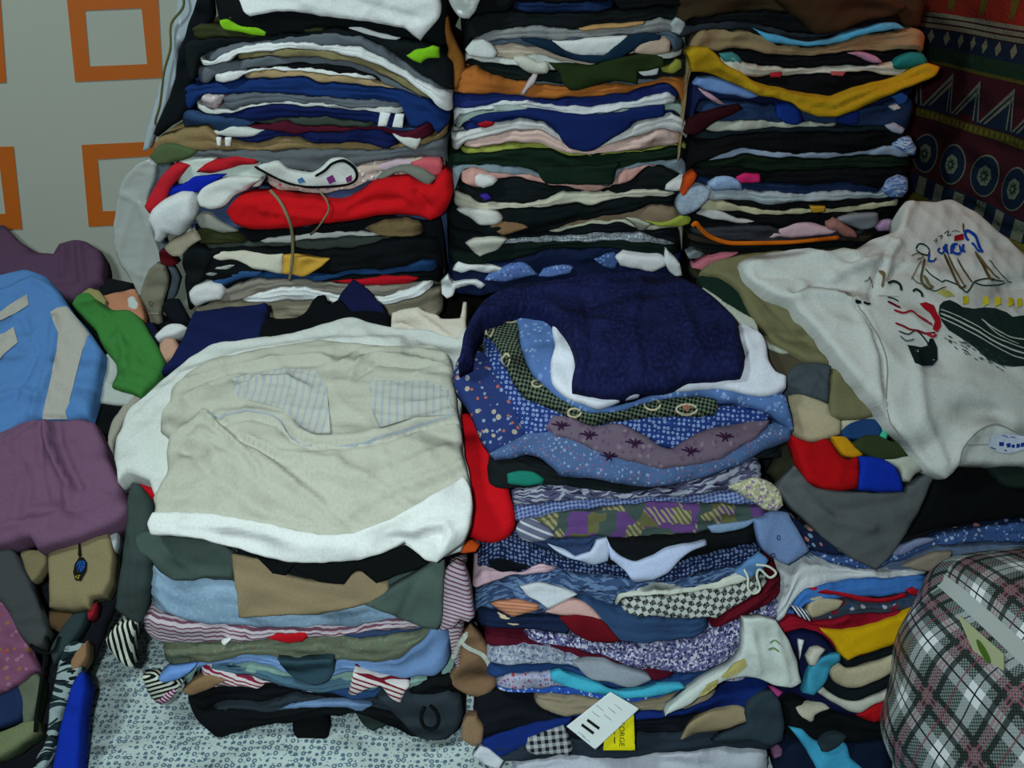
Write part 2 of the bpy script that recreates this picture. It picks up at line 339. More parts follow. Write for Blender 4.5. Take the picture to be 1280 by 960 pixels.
# ---------------------------------------------------------------- folded garments of a stack
TRIM = []
class Stack:
    def __init__(s, F, where, group, depth=0.30, step=3.0, trim=False):
        s.trim = trim; s.F, s.where, s.group, s.depth, s.step, s.B = F, where, group, depth, step, []
    def band(s, spec, name, desc, P, off=None): s.B.append((spec, name, desc, P, off))
    def build(s, bottom):
        F = s.F; n = len(s.B); xs0 = min(q[3][:, 0].min() for q in s.B); xs1 = max(q[3][:, 0].max() for q in s.B); X = np.arange(xs0, xs1 + .1, s.step)
        def samp(P):
            o = np.argsort(P[:, 0], kind='stable'); P = P[o]; y = np.interp(X, P[:, 0], P[:, 1]); k = np.array([.25, .5, .25]); y2 = np.convolve(np.pad(y, 1, 'edge'), k, 'valid')
            y2 = y2 + .75*np.sin(X*.10 + rng.uniform(0, 6) + np.sin(X*.033)) + .7*np.sin(X*.21 + rng.uniform(0, 6)) + .5*np.sin(X*.43 + rng.uniform(0, 6)) + .3*np.sin(X*.8 + rng.uniform(0, 6))
            y2[(X < P[0, 0] - .01) | (X > P[-1, 0] + .01)] = np.nan; return y2
        tops = [samp(q[3]) for q in s.B] + [samp(bottom)]; ext = []
        for tp in tops:
            k_ = np.where(~np.isnan(tp))[0]; e_ = tp.copy()
            if s.trim and len(k_) > .55 * len(X): e_ = np.interp(X, X[k_], tp[k_])
            ext.append(e_)
        for i, (spec, name, desc, P, off) in enumerate(s.B):
            t = tops[i]; low = np.full(len(X), np.inf)
            for j in range(i + 1, n + 1): low = np.fmin(low, ext[j])
            ok = ~np.isnan(t) & np.isfinite(low)
            if ok.sum() < 4: print('SKIP', desc); continue
            x = X[ok]; yt = t[ok]; yb = low[ok]
            yb = np.convolve(np.pad(yb, 2, 'edge'), np.array([.1, .2, .4, .2, .1]), 'valid')
            yb = np.maximum(yb, yt + 1.0)
            full = (x[-1] - x[0]) > .75 * (xs1 - xs0); o = (off if off is not None else (0.0 if full else .35) + rng.uniform(-.35, .35)) / 100
            nc = len(x); thpx = yb - yt; ym = (yb - yt)
            at, bt = F.ab(x, yt, np.full(nc, o + .006)); ab_, bb = F.ab(x, yb, np.full(nc, o + .006)); am = (at + ab_) / 2
            th = bb - bt; ph = rng.uniform(0, 6.28, 4)
            d_end = np.minimum(am - am[0], am[-1] - am); rc = .022; e = np.clip(d_end / rc, 0, 1); endc = rc * (1 - np.sqrt(np.maximum(0, 1 - (1 - e)**2)))
            shrink = (1 - .25 * (1 - e)**2) * .96; bm = (bt + bb) / 2; bt2 = bm - th/2*shrink; bb2 = bm + th/2*shrink
            ob = o + .0025*np.sin(am*31 + ph[0]) + .0018*np.sin(am*67 + ph[1]) - endc
            v = np.array([0, .03, .09, .18, .29, .41, .53, .65, .76, .86, .93, .98, 1.0]); p = 3.2
            bulge = np.minimum(th * .5, .0085)
            npl = int(np.clip(round(float(np.median(th)) / .0065), 1, 5)) if float(np.median(th)) > .008 else 1
            rows = []; UVs = []; D = np.array([1.0, .62, .3, .1, .025]) * s.depth
            zrel = np.clip((F.pos(am, bm, 0*am)[:, 2] - .55) / .3, 0, 1); bd = np.stack([0*am, np.ones(nc), F.fan * zrel], 1)
            T0 = F.pos(am, bt2, ob); B0 = F.pos(am, bb2, ob); wob = lambda k: (.004*np.sin(am*23 + ph[2] + k))[:, None]*np.array([0, 1, 0])
            vv = -s.depth
            for k, dd in enumerate(D): rows.append(T0 + bd*dd + (wob(k) if k == 0 else 0)); UVs.append(np.stack([am, np.full(nc, -dd)], 1))
            wr = Folds(.0022, 1.3, ang=rng.uniform(1.1, 2.0))
            for q in v:
                vs = q + .10*np.sin(am*14 + ph[3])*math.sin(math.pi*q)
                hh = bulge * np.maximum(0, 1 - np.abs(2*q - 1)**p)**(1/p)
                if npl > 1: hh = hh - .0040 * np.clip(1 - np.abs(np.sin(math.pi*npl*vs))*2.2, 0, 1) * (1 if 0.02 < q < .98 else 0) + .0012*np.sin(am*40 + 9*np.floor(vs*npl))*(1 if 0.02 < q < .98 else 0)
                bq = bt2 + (bb2 - bt2)*q; hh = hh + wr(am, bq) * math.sin(math.pi*q) * np.clip(th/.02, .2, 1.3)
                rows.append(F.pos(am, bq, ob + hh)); UVs.append(np.stack([am, th*q + .0], 1))
            for k, dd in enumerate(D[::-1]): rows.append(B0 + bd*dd + (wob(4-k) if k == 4 else 0)); UVs.append(np.stack([am, th + dd], 1))
            nr = len(rows); V = np.concatenate(rows); UV = np.concatenate(UVs) + rng.uniform(0, 1, 2); Fc = []
            for r_ in range(nr):
                r2 = (r_ + 1) % nr
                for c_ in range(nc - 1): Fc.append((r_*nc+c_, r2*nc+c_, r2*nc+c_+1, r_*nc+c_+1))
            Fc.append([r_*nc for r_ in range(nr)][::-1]); Fc.append([r_*nc + nc - 1 for r_ in range(nr)])
            ob_ = link(name, V, Fc, mat(spec), UV); add(ob_, name, desc, s.where, s.group)
ITEMS = []
def add(o, name, desc, where, group):
    cat = name.replace('folded_', '').replace('_', ' '); ITEMS.append([o, desc, where, group, cat]); o['category'] = cat; o['group'] = group
    return o
def load(F, where, group, text, bottom=None, depth=0.30):
    """B|material|name|words|offset|top curve      (a folded layer, down to whatever lies under it)
       S|material|name|words|off,th,depth,dome,fold|outline|creases   (a piece of cloth lying or hanging in front)"""
    st = Stack(F, where, group, depth, trim=F in TRIM); out = {}
    for ln in text.strip().splitlines():
        ln = ln.strip()
        if not ln or ln[0] == '#': continue
        q = ln.split('|')
        if q[0] == 'B': st.band(q[1], q[2], q[3], pts(q[5]), float(q[4]) if q[4] else None)
        else:
            v = [float(x) for x in q[4].split(',')]; v += [.5, 1.0, 2.0, 0.0, 1.2][len(v):]
            cr = [(float(c.split(':')[0]), float(c.split(':')[1]), pts(c.split(':')[2])) for c in q[6].split(';')] if len(q) > 6 and q[6] else ()
            s = sheet(F, q[1], q[2], pts(q[5]), off=v[0], th=v[1], depth=v[2], dome=v[3], fold=v[4], creases=cr)
            if s: add(s.o, q[2], q[3], where, group); out[q[3]] = s
    if st.B: st.build(pts(bottom))
    return out
# ---------------------------------------------------------------- room: walls, floor, the raised bed platform
TH = math.atan(0.288); WD = np.array([math.cos(TH), math.sin(TH), 0]); RD = np.array([math.sin(TH), -math.cos(TH), 0])   # along the back wall (right), along the right wall (towards the viewer)
CORNER = np.array([0.463, 1.913, 0.0]) + WD*.03
def slab(name, p0, d1, d2, n, t, m, kind='structure'):
    p0, d1, d2, n = [np.array(q, float) for q in (p0, d1, d2, n)]; V = []
    for s_ in (0, 1):
        for a, b in ((0, 0), (1, 0), (1, 1), (0, 1)): V.append(p0 + a*d1 + b*d2 - n*t*s_)
    F_ = [(0, 1, 2, 3), (7, 6, 5, 4), (0, 4, 5, 1), (1, 5, 6, 2), (2, 6, 7, 3), (3, 7, 4, 0)]
    o = link(name, V, F_, m, [(v[0] + v[1]*.3, v[2] + v[1]*.5) for v in V], smooth=False); tag(o, kind=kind); return o
plaster = simple('wall_paint', 'a8aba0', .6, .25, bump=.15, bscale=14)
orange_paint = simple('orange_paint', 'b55a10', .55, .25)
floor_m = simple('floor_tiles', '6b6258', .6, .3, bump=.1)
slab('floor', (-2.6, -1.2, 0), (4.6, 0, 0), (0, 4.2, 0), (0, 0, 1), .05, floor_m)
wall_b = slab('wall_back', CORNER - WD*2.6 + [0, 0, 0], WD*2.6, (0, 0, 2.7), np.array([RD[0], RD[1], 0]), .08, plaster)
wall_r = slab('wall_right', CORNER, RD*2.4, (0, 0, 2.7), -WD, .08, plaster)
slab('trim_1', (-1.05, .45, 0), (1.72, 0, 0), (0, 0, .535), (0, -1, 0), 1.1, simple('bed_base', '4a3b30', .6, .3))
slab('trim_2', (-.52, 1.34, .535), (.98, 0, 0), (0, 0, .36), (0, -1, 0), .28, simple('ledge_wood', '15130f', .6, .3))
# orange squares painted on the back wall
WF = Plane(CORNER + RD*0 + [0, 0, 1.6], WD, (0, 0, -1))
def wall_frame(outer, inner):
    V, Fc = [], []
    for h in (0.0003, 0.0018):
        for q in (outer, inner):
            q = pts(q); a, b = WF.ab(q[:, 0], q[:, 1], np.zeros(len(q))); V += list(WF.pos(a, b, np.full(len(q), h)))
    n = 4
    for i in range(n):
        j = (i+1) % n; Fc += [(8+i, 8+j, 12+j, 12+i), (i, j, 8+j, 8+i), (4+j, 4+i, 12+i, 12+j)]
    return link('painted_square', V, Fc, orange_paint, np.array(V)[:, [0, 2]], wall_b, smooth=False)
wall_frame('83,-8 197,-13 203,97 94,102', '106,13 177,10 184,80 112,83')
wall_frame('102,181 212,176 219,277 111,283', '122,199 203,194 208,262 128,264')
wall_frame('-110,-5 0,-10 8,103 -100,106', '-88,14 -20,10 -12,84 -80,88')
wall_frame('-92,186 17,183 28,286 -82,289', '-72,204 -1,201 7,267 -66,270')
wall_frame('258,170 368,164 372,266 264,272', '278,186 348,182 352,248 284,252')
wall_frame('244,-18 356,-24 360,86 252,93', '266,2 334,-3 340,68 274,74')

# ---------------------------------------------------------------- tapestry on the right wall
TF = Plane(CORNER - WD*.012 + [0, 0, 1.5], RD, (0, 0, -1))
def tap_h(a, b): return .006*np.sin(a*17 + b*3) + .004*np.sin(a*39 + 1.3 + b*5) + .004
def t_ab(x, y): a, b = TF.ab(np.array([x], float), np.array([y], float), np.array([.008])); return float(a[0]), float(b[0])
cols = dict(base=mat('v:28101a'), red=mat('v:5c1a12'), navy=mat('v:0a1a2c'), green=mat('v:10281c'), cream=mat('v:545a4e'), olive=mat('v:3c3c14'), yel=mat('v:54501c'), mar=mat('v:2e1018'))
TV, TFc, Tm, Tms = [], [], [], list(cols.values()); tn = list(cols)
def tadd(poly, c, lift=.0015, g=.02):
    P = np.array(poly, float); lo, hi = P.min(0), P.max(0); gx, gy = np.meshgrid(np.arange(lo[0], hi[0], g), np.arange(lo[1], hi[1], g)); G = np.stack([gx.ravel(), gy.ravel()], 1)
    G = G[inside(G, P)] if len(G) else G; allp = np.concatenate([P, G]) if len(G) else P
    res = geometry.delaunay_2d_cdt([Vector((float(q[0]), float(q[1]))) for q in allp], [], [list(range(len(P)))], 1, 1e-7)
    q = np.array([[k[0], k[1]] for k in res[0]]); k0 = len(TV); TV.extend(TF.pos(q[:, 0], q[:, 1], tap_h(q[:, 0], q[:, 1]) + lift)); TFc.extend([[i + k0 for i in f] for f in res[2]]); Tm.extend([tn.index(c)] * len(res[2]))
A0, A1 = .16, 1.25
def dens(n=24): return np.linspace(A0, A1, n)
def hband(b0, b1, c, lift): aa = dens(); tadd(list(zip(aa, [b0]*24)) + list(zip(aa[::-1], [b1]*24)), c, lift)
def zb(x, y): return t_ab(x, y)[1]
zt = zb(1280, 34); z1 = zb(1280, 58); z2 = zb(1280, 66); z3 = zb(1280, 103); z4 = zb(1280, 108); z5 = zb(1280, 176); z6 = zb(1280, 188); z7 = zb(1280, 274); z8 = zb(1280, 303); z9 = zb(1280, 318)
hband(-.36, .50, 'base', 0)
hband(-.30, zt, 'red', .001)
st_ = (z1 - zt) / 5
for k in range(3): hband(zt + st_*(1.7*k), zt + st_*(1.7*k + 1.2), 'cream', .0012 + .0002*k)
hband(z1, z2 + (z3-z2)*.45, 'navy', .001); hband(z2 + (z3-z2)*.45, z3, 'green', .001); hband(z3, z4, 'olive', .0014); hband(z4, z5, 'mar', .001)
hband(z5, z6, 'olive', .0014); hband(z6, z7, 'mar', .001); hband(z7, z8, 'navy', .0012); hband(z8, z9, 'yel', .0012); hband(z9, .50, 'green', .0012)
# row of diamonds, the zigzag, the comb, the medallions, the blocks
zd = zb(1248, 62); ad, ad2 = t_ab(1210, 57)[0], t_ab(1227, 59.5)[0]; pd = ad2 - ad
for k in range(-16, 26):
    a = ad + pd*k; dz = .010
    if A0 < a < A1: tadd([(a-.006, zd), (a, zd-dz), (a+.006, zd), (a, zd+dz)], 'cream', .0022)
p1, p2, p3 = t_ab(1187, 86)[0], t_ab(1227, 97)[0], t_ab(1265, 107)[0]; per = (p3 - p1)/2; zp = z4 + .006; zv = z5 - .005; mid = .62
for k in range(-5, 12):
    a = p1 + per*k
    if a < A0 + .02 or a + per > A1: continue
    ax = a + per*.22; L = [(ax, zv), (a, zp), (a - per*.78, zv)]
    tadd([(a - per*.78, zv), (a, zp), (ax, zv), (ax, z5-.002), (a - per*.78, z5-.002)], 'navy', .0016)
    for ofs in (0, .009):
        wl = .0026
        tadd([(a-per*.78+ofs, zv), (a+ofs*.2, zp+ofs), (a+ofs*.2, zp+ofs+wl*3), (a-per*.78+ofs+wl*1.5, zv)], 'cream', .0024); tadd([(a-ofs*.2, zp+ofs), (ax-ofs, zv), (ax-ofs-wl, zv), (a-ofs*.2-wl*.4, zp+ofs+wl*3)], 'cream', .0026)
for k in range(0, 110):
    a = A0 + .01 + k*.0098
    tadd([(a, z5+.002), (a+.0045, z5+.002), (a+.0045, z6-.002), (a, z6-.002)], 'yel', .002)
c1, c2 = t_ab(1188, 204), t_ab(1227, 222); cper = c2[0] - c1[0]; zc = (c1[1]+c2[1])/2; ra, rb = cper*.42, (t_ab(1188, 231)[1]-t_ab(1188, 177)[1])/2
for k in range(-4, 9):
    a = c1[0] + cper*k
    if a - ra < A0 or a + ra > A1: continue
    el = lambda s_, n=20: [(a + ra*s_*math.cos(q), zc + rb*s_*math.sin(q)) for q in np.linspace(0, 2*math.pi, n, endpoint=False)]
    tadd(el(1), 'cream', .0022); tadd(el(.92), 'navy', .0030); tadd(el(.5, 7), 'cream', .0038)
    tadd([(a + ra*.36*(1 if i % 2 else .5)*math.cos(i*math.pi/8), zc + rb*.36*(1 if i % 2 else .5)*math.sin(i*math.pi/8)) for i in range(16)], 'green', .0046); tadd(el(.1, 8), 'cream', .0052)
for k in range(0, 26):
    a = A0 + .02 + k*.044
    tadd([(a, z7+.001), (a+.020, z7+.001), (a+.020, z8-.001), (a, z8-.001)], 'cream', .002)
q1, q2 = t_ab(1187, 0)[0], t_ab(1225, 0)[0]
for k in range(-4, 10):
    a = q1 + (q2-q1)*k
    if a < A0+.03 or a+.09 > A1: continue
    tadd([(a-.045, -.16), (a-.038, -.16), (a+.002, zt-.012), (a-.004, zt-.004)], 'olive', .0018); tadd([(a+.045, -.16), (a+.038, -.16), (a-.002, zt-.012), (a+.004, zt-.004)], 'olive', .002)
tv = np.array(TV); tap = link('tapestry', tv, TFc, Tms, np.stack([tv[:, 1], tv[:, 2]], 1), fm=Tm)
tag(tap, 'dark woven wall hanging with zigzags, diamonds and round medallions on the right wall', 'tapestry')
# ---------------------------------------------------------------- the three tall stacks at the back
FA = Profile([(1.31, .25), (1.31, -.95)]); FB = Profile([(1.325, .25), (1.325, -.95)]); FC = Profile([(1.31, .25), (1.31, -.95)])
GA, GB, GC = 'folded clothes in the back left stack', 'folded clothes in the back middle stack', 'folded clothes in the back right stack'
A = load(FA, 'in the back left stack', GA, '''
B|K|folded_garment|black garment at the very top||262,-22 560,-22
B|OL|folded_garment|dark olive garment with a curled left end||236,33 262,30 290,38 306,44 330,47
B|K2|folded_garment|black garment under the lime patches||228,50 270,48 330,46 376,40 420,34 470,44 530,52 575,78
B|GM|folded_trousers|slate grey trousers curving over a white edge||248,68 285,57 330,51 353,49 385,44 411,41 452,45 487,64 521,90 545,106 560,116
B|W|folded_garment|white garment with a rolled right end|.9|246,71 263,80 280,66 308,58 366,53 410,57 452,60 487,78 521,100 545,110 571,120
B|KH|folded_trousers|khaki trousers under a white edge||290,70 311,67 366,61 400,63 452,73 487,90 510,102 540,125
B|GM|folded_trousers|blue-grey trousers, long and curved||243,86 270,80 300,75 330,71 400,72 440,78 470,90 500,105 530,126 556,146
B|K|folded_garment|thin black garment with a white edge|0|300,88 339,82 360,79 400,80 440,86 476,98
B|W|folded_garment|thin white garment with a curled left end|.6|262,97 275,92 315,87 350,85 400,88 440,93 470,98
B|T|folded_trousers|tan trousers above the bright navy ones||300,95 315,90 340,87 400,93 450,98 490,109 505,114
B|142f66|folded_trousers|bright navy trousers, thick fold||222,107 246,107 291,101 340,98 380,95 401,103 470,108 504,114 530,122 545,132 566,150
B|f:c8b8bc,b06070,d8d8d8,8890a0,9|folded_shirt|pale pink dotted shirt corner|.5|246,122 252,118 277,119 290,136
B|GM|folded_garment|grey green garment with a pleated fold||276,121 300,118 332,115 366,119 435,124 470,127 504,131
B|W2|folded_garment|off-white garment with a thin wavy edge|.6|240,128 262,137 290,139 315,130 352,128 401,131 435,135 504,135
B|101d4e|track_trousers|navy track trousers ending in two white stripes|.4|262,146 290,142 318,132 350,131 400,135 470,141 504,143
B|DD|folded_jeans|dark denim jeans with a curled edge||222,140 240,138 262,145 290,147 330,153 400,154 450,158 500,160 535,160
B|39423a|folded_garment|grey olive garment||318,152 340,149 400,147 440,150 470,154
B|4a1024|folded_garment|maroon garment, thin||300,158 320,156 360,152 380,158 440,159 480,161 504,165 520,160 540,152
B|0f1a48|folded_garment|navy garment with white stripes at its left end||262,174 290,170 330,163 366,167 420,165 470,163 500,172
B|TN|folded_garment|khaki brown garment bunched at the left||185,190 200,172 235,160 262,157 275,170 320,181 345,172 370,170 385,180 430,178 460,180 475,187 520,178 545,170 562,155
B|5c6166|sweatshirt|grey marl sweatshirt, wide fold||183,199 220,192 262,187 320,190 400,186 470,188 520,184 559,172
B|c4d0c8|folded_garment|pale mint garment with creased end||192,206 215,197 262,197 310,200 330,205
B|f:c4b0a4,b05070,5878a0,d8d0c8,12|folded_garment|multicoloured printed garment under the grey sweatshirt||330,209 360,213 400,216 450,206 480,200 510,196 556,200
B|3c4c70|folded_jeans|blue jeans waistband above the red fleece||230,240 260,243 290,244 310,236 340,236 366,241 400,244 440,236 462,226 500,222 560,222
B|K|folded_garment|black garment under the red fleece||240,280 290,288 330,290 380,284 428,279 470,272 540,276 556,272
B|OL|folded_garment|shiny olive garment, left end showing|.3|243,286 265,284 290,288 306,297
B|TN|folded_garment|camouflage green garment, right end showing|.3|455,285 475,276 505,272 530,280
B|W2|folded_garment|white garment edge under the red fleece|.7|318,303 340,298 380,293 420,290 466,292 480,297
B|3f4741|folded_trousers|grey green trousers above the black pair||250,308 290,304 330,305 366,303 430,297 470,296 500,297
B|K|folded_trousers|black trousers behind the yellow patch||228,306 256,312 330,309 400,312 440,310 480,301 520,296 552,300
B|1a3a64|folded_jeans|blue jeans strip, curved right end||300,350 330,340 400,345 440,338 480,338 510,332 532,326 548,330
B|K|folded_garment|black garment above the beige layers||228,345 260,352 300,350 340,350 400,351 440,345 500,343 550,340
B|857f74|folded_trousers|beige grey trousers with a red waist||262,368 280,363 297,356 325,349 366,351 435,355 500,356 545,352
B|W|folded_garment|white garment folded in a long wedge|.5|292,378 305,371 330,364 366,359 440,371 480,369 510,362 540,352
B|8c8471|folded_trousers|khaki trousers lowest and widest||236,384 275,378 330,377 400,376 440,386 480,382 520,372 552,360
S|W|folded_shirt|white shirt with wrinkles on top|1.4,1.2,4,.5,2|292,-14 304,15 312,21 353,14 401,20 470,29 504,36 518,46 525,52 530,45 549,22 550,6 546,-14|-4:6:420,-8 520,24;3:7:380,2 500,30
S|7cb81e|t_shirt|lime green t-shirt poking out at the upper left|.8,.7,3|273,26 285,25 300,33 320,33 335,40 330,45 315,44 295,40 280,36
S|7cb81e|t_shirt|lime green sleeve sticking out at the right edge|1.0,.9,3|507,70 518,63 530,61 540,57 549,60 549,72 535,74 526,80 515,76
S|0a1014|folded_garment|black garment slumped along the upper left side|-.4,1.2,4,0,2|250,-16 262,-16 266,20 252,44 246,66 240,100 236,130 226,150 212,160 196,172 190,168 198,148 210,124 218,96 222,66 230,46 238,20
S|OL|folded_garment|small dark olive roll between black layers|.6,.6,3|376,34 385,28 400,27 407,32 402,39 388,41 378,40
S|W|folded_garment|thin white hem sliver under the top white shirt|.5,.4,3|425,29 450,34 480,42 500,48 495,51 470,46 440,37
S|W|folded_garment|short white hem at the upper left|.5,.4,3|283,22 300,21 312,24 330,27 350,23 352,26 330,30 300,25
S|W2|folded_shirt|white shirt curl below the maroon garment|1.0,.8,3|490,168 503,172 520,171 529,168 526,178 519,188 508,184 500,178
S|4c5c3c|folded_garment|mottled green cloth at the sweatshirt left end|1.0,.9,3,0,2|186,196 196,184 212,180 232,184 246,190 236,198 214,204 196,208
S|W2|folded_shirt|white ribbed cuff at the left|.8,.7,3|266,164 280,160 292,158 305,160 330,163 318,170 300,172 286,171 272,170
S|b8202c|t_shirt|red sleeve hanging over the left side|1.5,1.3,3|179,259 187,243 200,222 212,209 224,205 236,208 230,216 222,224 212,236 205,252 193,263 186,269
S|b01c28|t_shirt|red t-shirt fold left of the white graphic tee|1.1,1.1,4|244,216 256,206 273,200 296,197 318,199 320,205 300,208 280,213 262,217
S|0c22a0|folded_garment|royal blue garment at the left end|1.2,1.0,3|207,245 214,234 228,230 240,223 262,219 282,219 268,229 252,238 240,242 225,242
S|W2|pyjama_top|white graphic top with black piping|1.0,.9,3,0,1|316,209 330,205 346,203 360,212 372,216 390,217 402,209 412,200 428,198 440,204 447,215 446,228 430,234 405,236 380,235 350,226 330,217
S|c45a64|t_shirt|coral pink garment at the right end|.9,1.0,3|512,204 530,199 548,198 553,206 552,218 540,222 530,214 518,210
S|c0a8b4|folded_shirt|lilac and pink striped edge above the grey roll|.7,.6,3|468,212 478,203 492,199 512,200 520,206 500,207 482,214
S|70746c|folded_garment|grey waistband roll resting on red fleece|1.9,.8,2|470,224 480,216 495,210 514,208 530,213 546,222 536,233 522,226 508,217 495,216 480,224
S|cfd2d4|folded_shirt|white shirt bulging over the left edge|1.8,1.8,4,1,2|184,275 190,262 206,250 225,242 238,242 244,254 243,270 236,284 224,295 208,292 198,306 191,304 192,292
S|cacdca|folded_shirt|white shirt fold beside the royal blue garment|1.5,1.5,4|245,246 252,236 270,227 292,222 312,222 326,226 308,238 292,246 280,258 262,263 250,260
S|c01018|fleece_jacket|thick red fleece tied with cord|2.0,2.2,6,.6,2.5|281,267 288,255 298,247 314,244 340,244 366,247 392,250 414,254 432,252 448,243 462,233 476,226 495,223 511,223 526,231 540,233 547,222 555,216 563,222 565,242 560,262 550,272 538,277 520,271 504,269 485,270 466,272 444,276 424,279 400,281 380,284 352,288 325,289 305,287 290,279|-5:8:440,262 470,250 500,250;4:9:330,262 400,270;-5:6:520,240 535,258
S|b06a60|folded_shirt|pink garment curl left of the red fleece|1.0,.8,3|270,255 280,247 292,246 284,256 276,262 270,262
S|8c8c84|folded_garment|grey knotted waistband under the red fleece's left end|1.0,.8,3|243,272 252,266 262,268 272,276 284,284 298,290 280,291 262,287 250,286
S|C0B49C|folded_garment|cream shirt hanging at the left side|.9,1.0,4|203,310 214,302 230,294 240,288 250,300 236,310 228,322 215,321
S|500a14|folded_garment|dark red garment tucked under a cream one|.6,.7,3|198,316 206,310 215,322 222,330 210,334 200,330
S|101618|folded_garment|black sleeve hanging beside the white and yellow garment|1.2,1.1,3|228,318 240,308 256,312 264,322 258,338 252,352 240,358 232,344 227,330
S|c6c2b2|folded_garment|white garment folded left of the yellow patch|1.0,.9,4|263,321 276,315 300,314 322,316 353,319 353,343 336,340 318,337 295,326 275,326
S|c89a3c|folded_garment|yellow ochre triangular patch|1.4,.7,2,0,.5|353,319 380,321 412,325 402,333 388,342 376,347 364,344 353,343
S|a8aaa4|folded_garment|grey white curl under the white garment|.9,.8,3|255,344 264,335 280,329 296,330 284,338 268,346
S|2c5080|folded_jeans|faded blue denim flap left of the yellow patch|.8,.8,3|262,354 276,344 300,338 330,337 322,345 300,350 275,360
S|b01020|folded_garment|red strip over the beige trousers|.9,.6,3|415,352 445,350 475,347 505,346 524,348 515,353 480,357 450,356
S|cfd0d0|folded_shirt|white shirt bundle at the lower left end|1.5,1.3,4,0,2|236,366 243,358 258,355 275,357 281,366 277,375 262,378 245,384 238,378
S|b4b0a4|folded_garment|small pale label on black trousers|.9,.3,1|463,322 476,318 484,322 472,331
''', bottom='225,398 300,400 400,400 480,408 560,400')
tube_px(FA, 'cord', [(338,238),(350,252),(360,272),(365,290),(366,315),(364,335),(362,350)], [3.2,4.2,4.6,3.6,2.2,2.0,1.4], .0024, simple('jute', '7a7258', .9, .1), A['thick red fleece tied with cord'].o)
tube_px(FA, 'cord', [(400,240),(408,250),(411,262),(404,275),(396,286),(388,293)], [3.2,4.3,4.3,4.2,3.0,1.6], .0014, simple('jute', '7a7258', .9, .1), A['thick red fleece tied with cord'].o)
s_ = A['white graphic top with black piping']; K_ = mat('K')
prints(s_, 'piping', [(K_, stroke_poly(catmull([(318,208),(335,217),(355,227),(380,233),(410,233),(436,230),(446,222),(443,210),(430,201),(416,204),(406,213),(394,220)]), 3.4))], s_.o, 1.0, 'black piping')
prints(s_, 'print', [(mat('6a2a6a'), pts('408,222 416,218 420,226 412,230')), (mat('3c6a9a'), pts('372,224 378,221 382,227 374,229')), (mat('6a2a5a'), pts('432,222 440,218 440,226 434,228'))], s_.o, 1.0)
tr = [o for o in ITEMS if o[1].startswith('navy track trousers')][0][0]
for k, q in enumerate(('475,140 488,142 483,158 472,158', '494,143 505,143 503,160 490,159')):
    S2 = sheet(FA, 'W', 'stripe', pts(q), off=1.4, th=.25, depth=.7, parent=tr, fold=0, jit=0)
tr = [o for o in ITEMS if o[1].startswith('navy garment with white stripes')][0][0]
for q in ('270,172 276,172 276,183 271,183', '281,172 289,172 288,183 281,183'): sheet(FA, 'W', 'stripe', pts(q), off=1.2, th=.25, depth=.6, parent=tr, fold=0, jit=0)

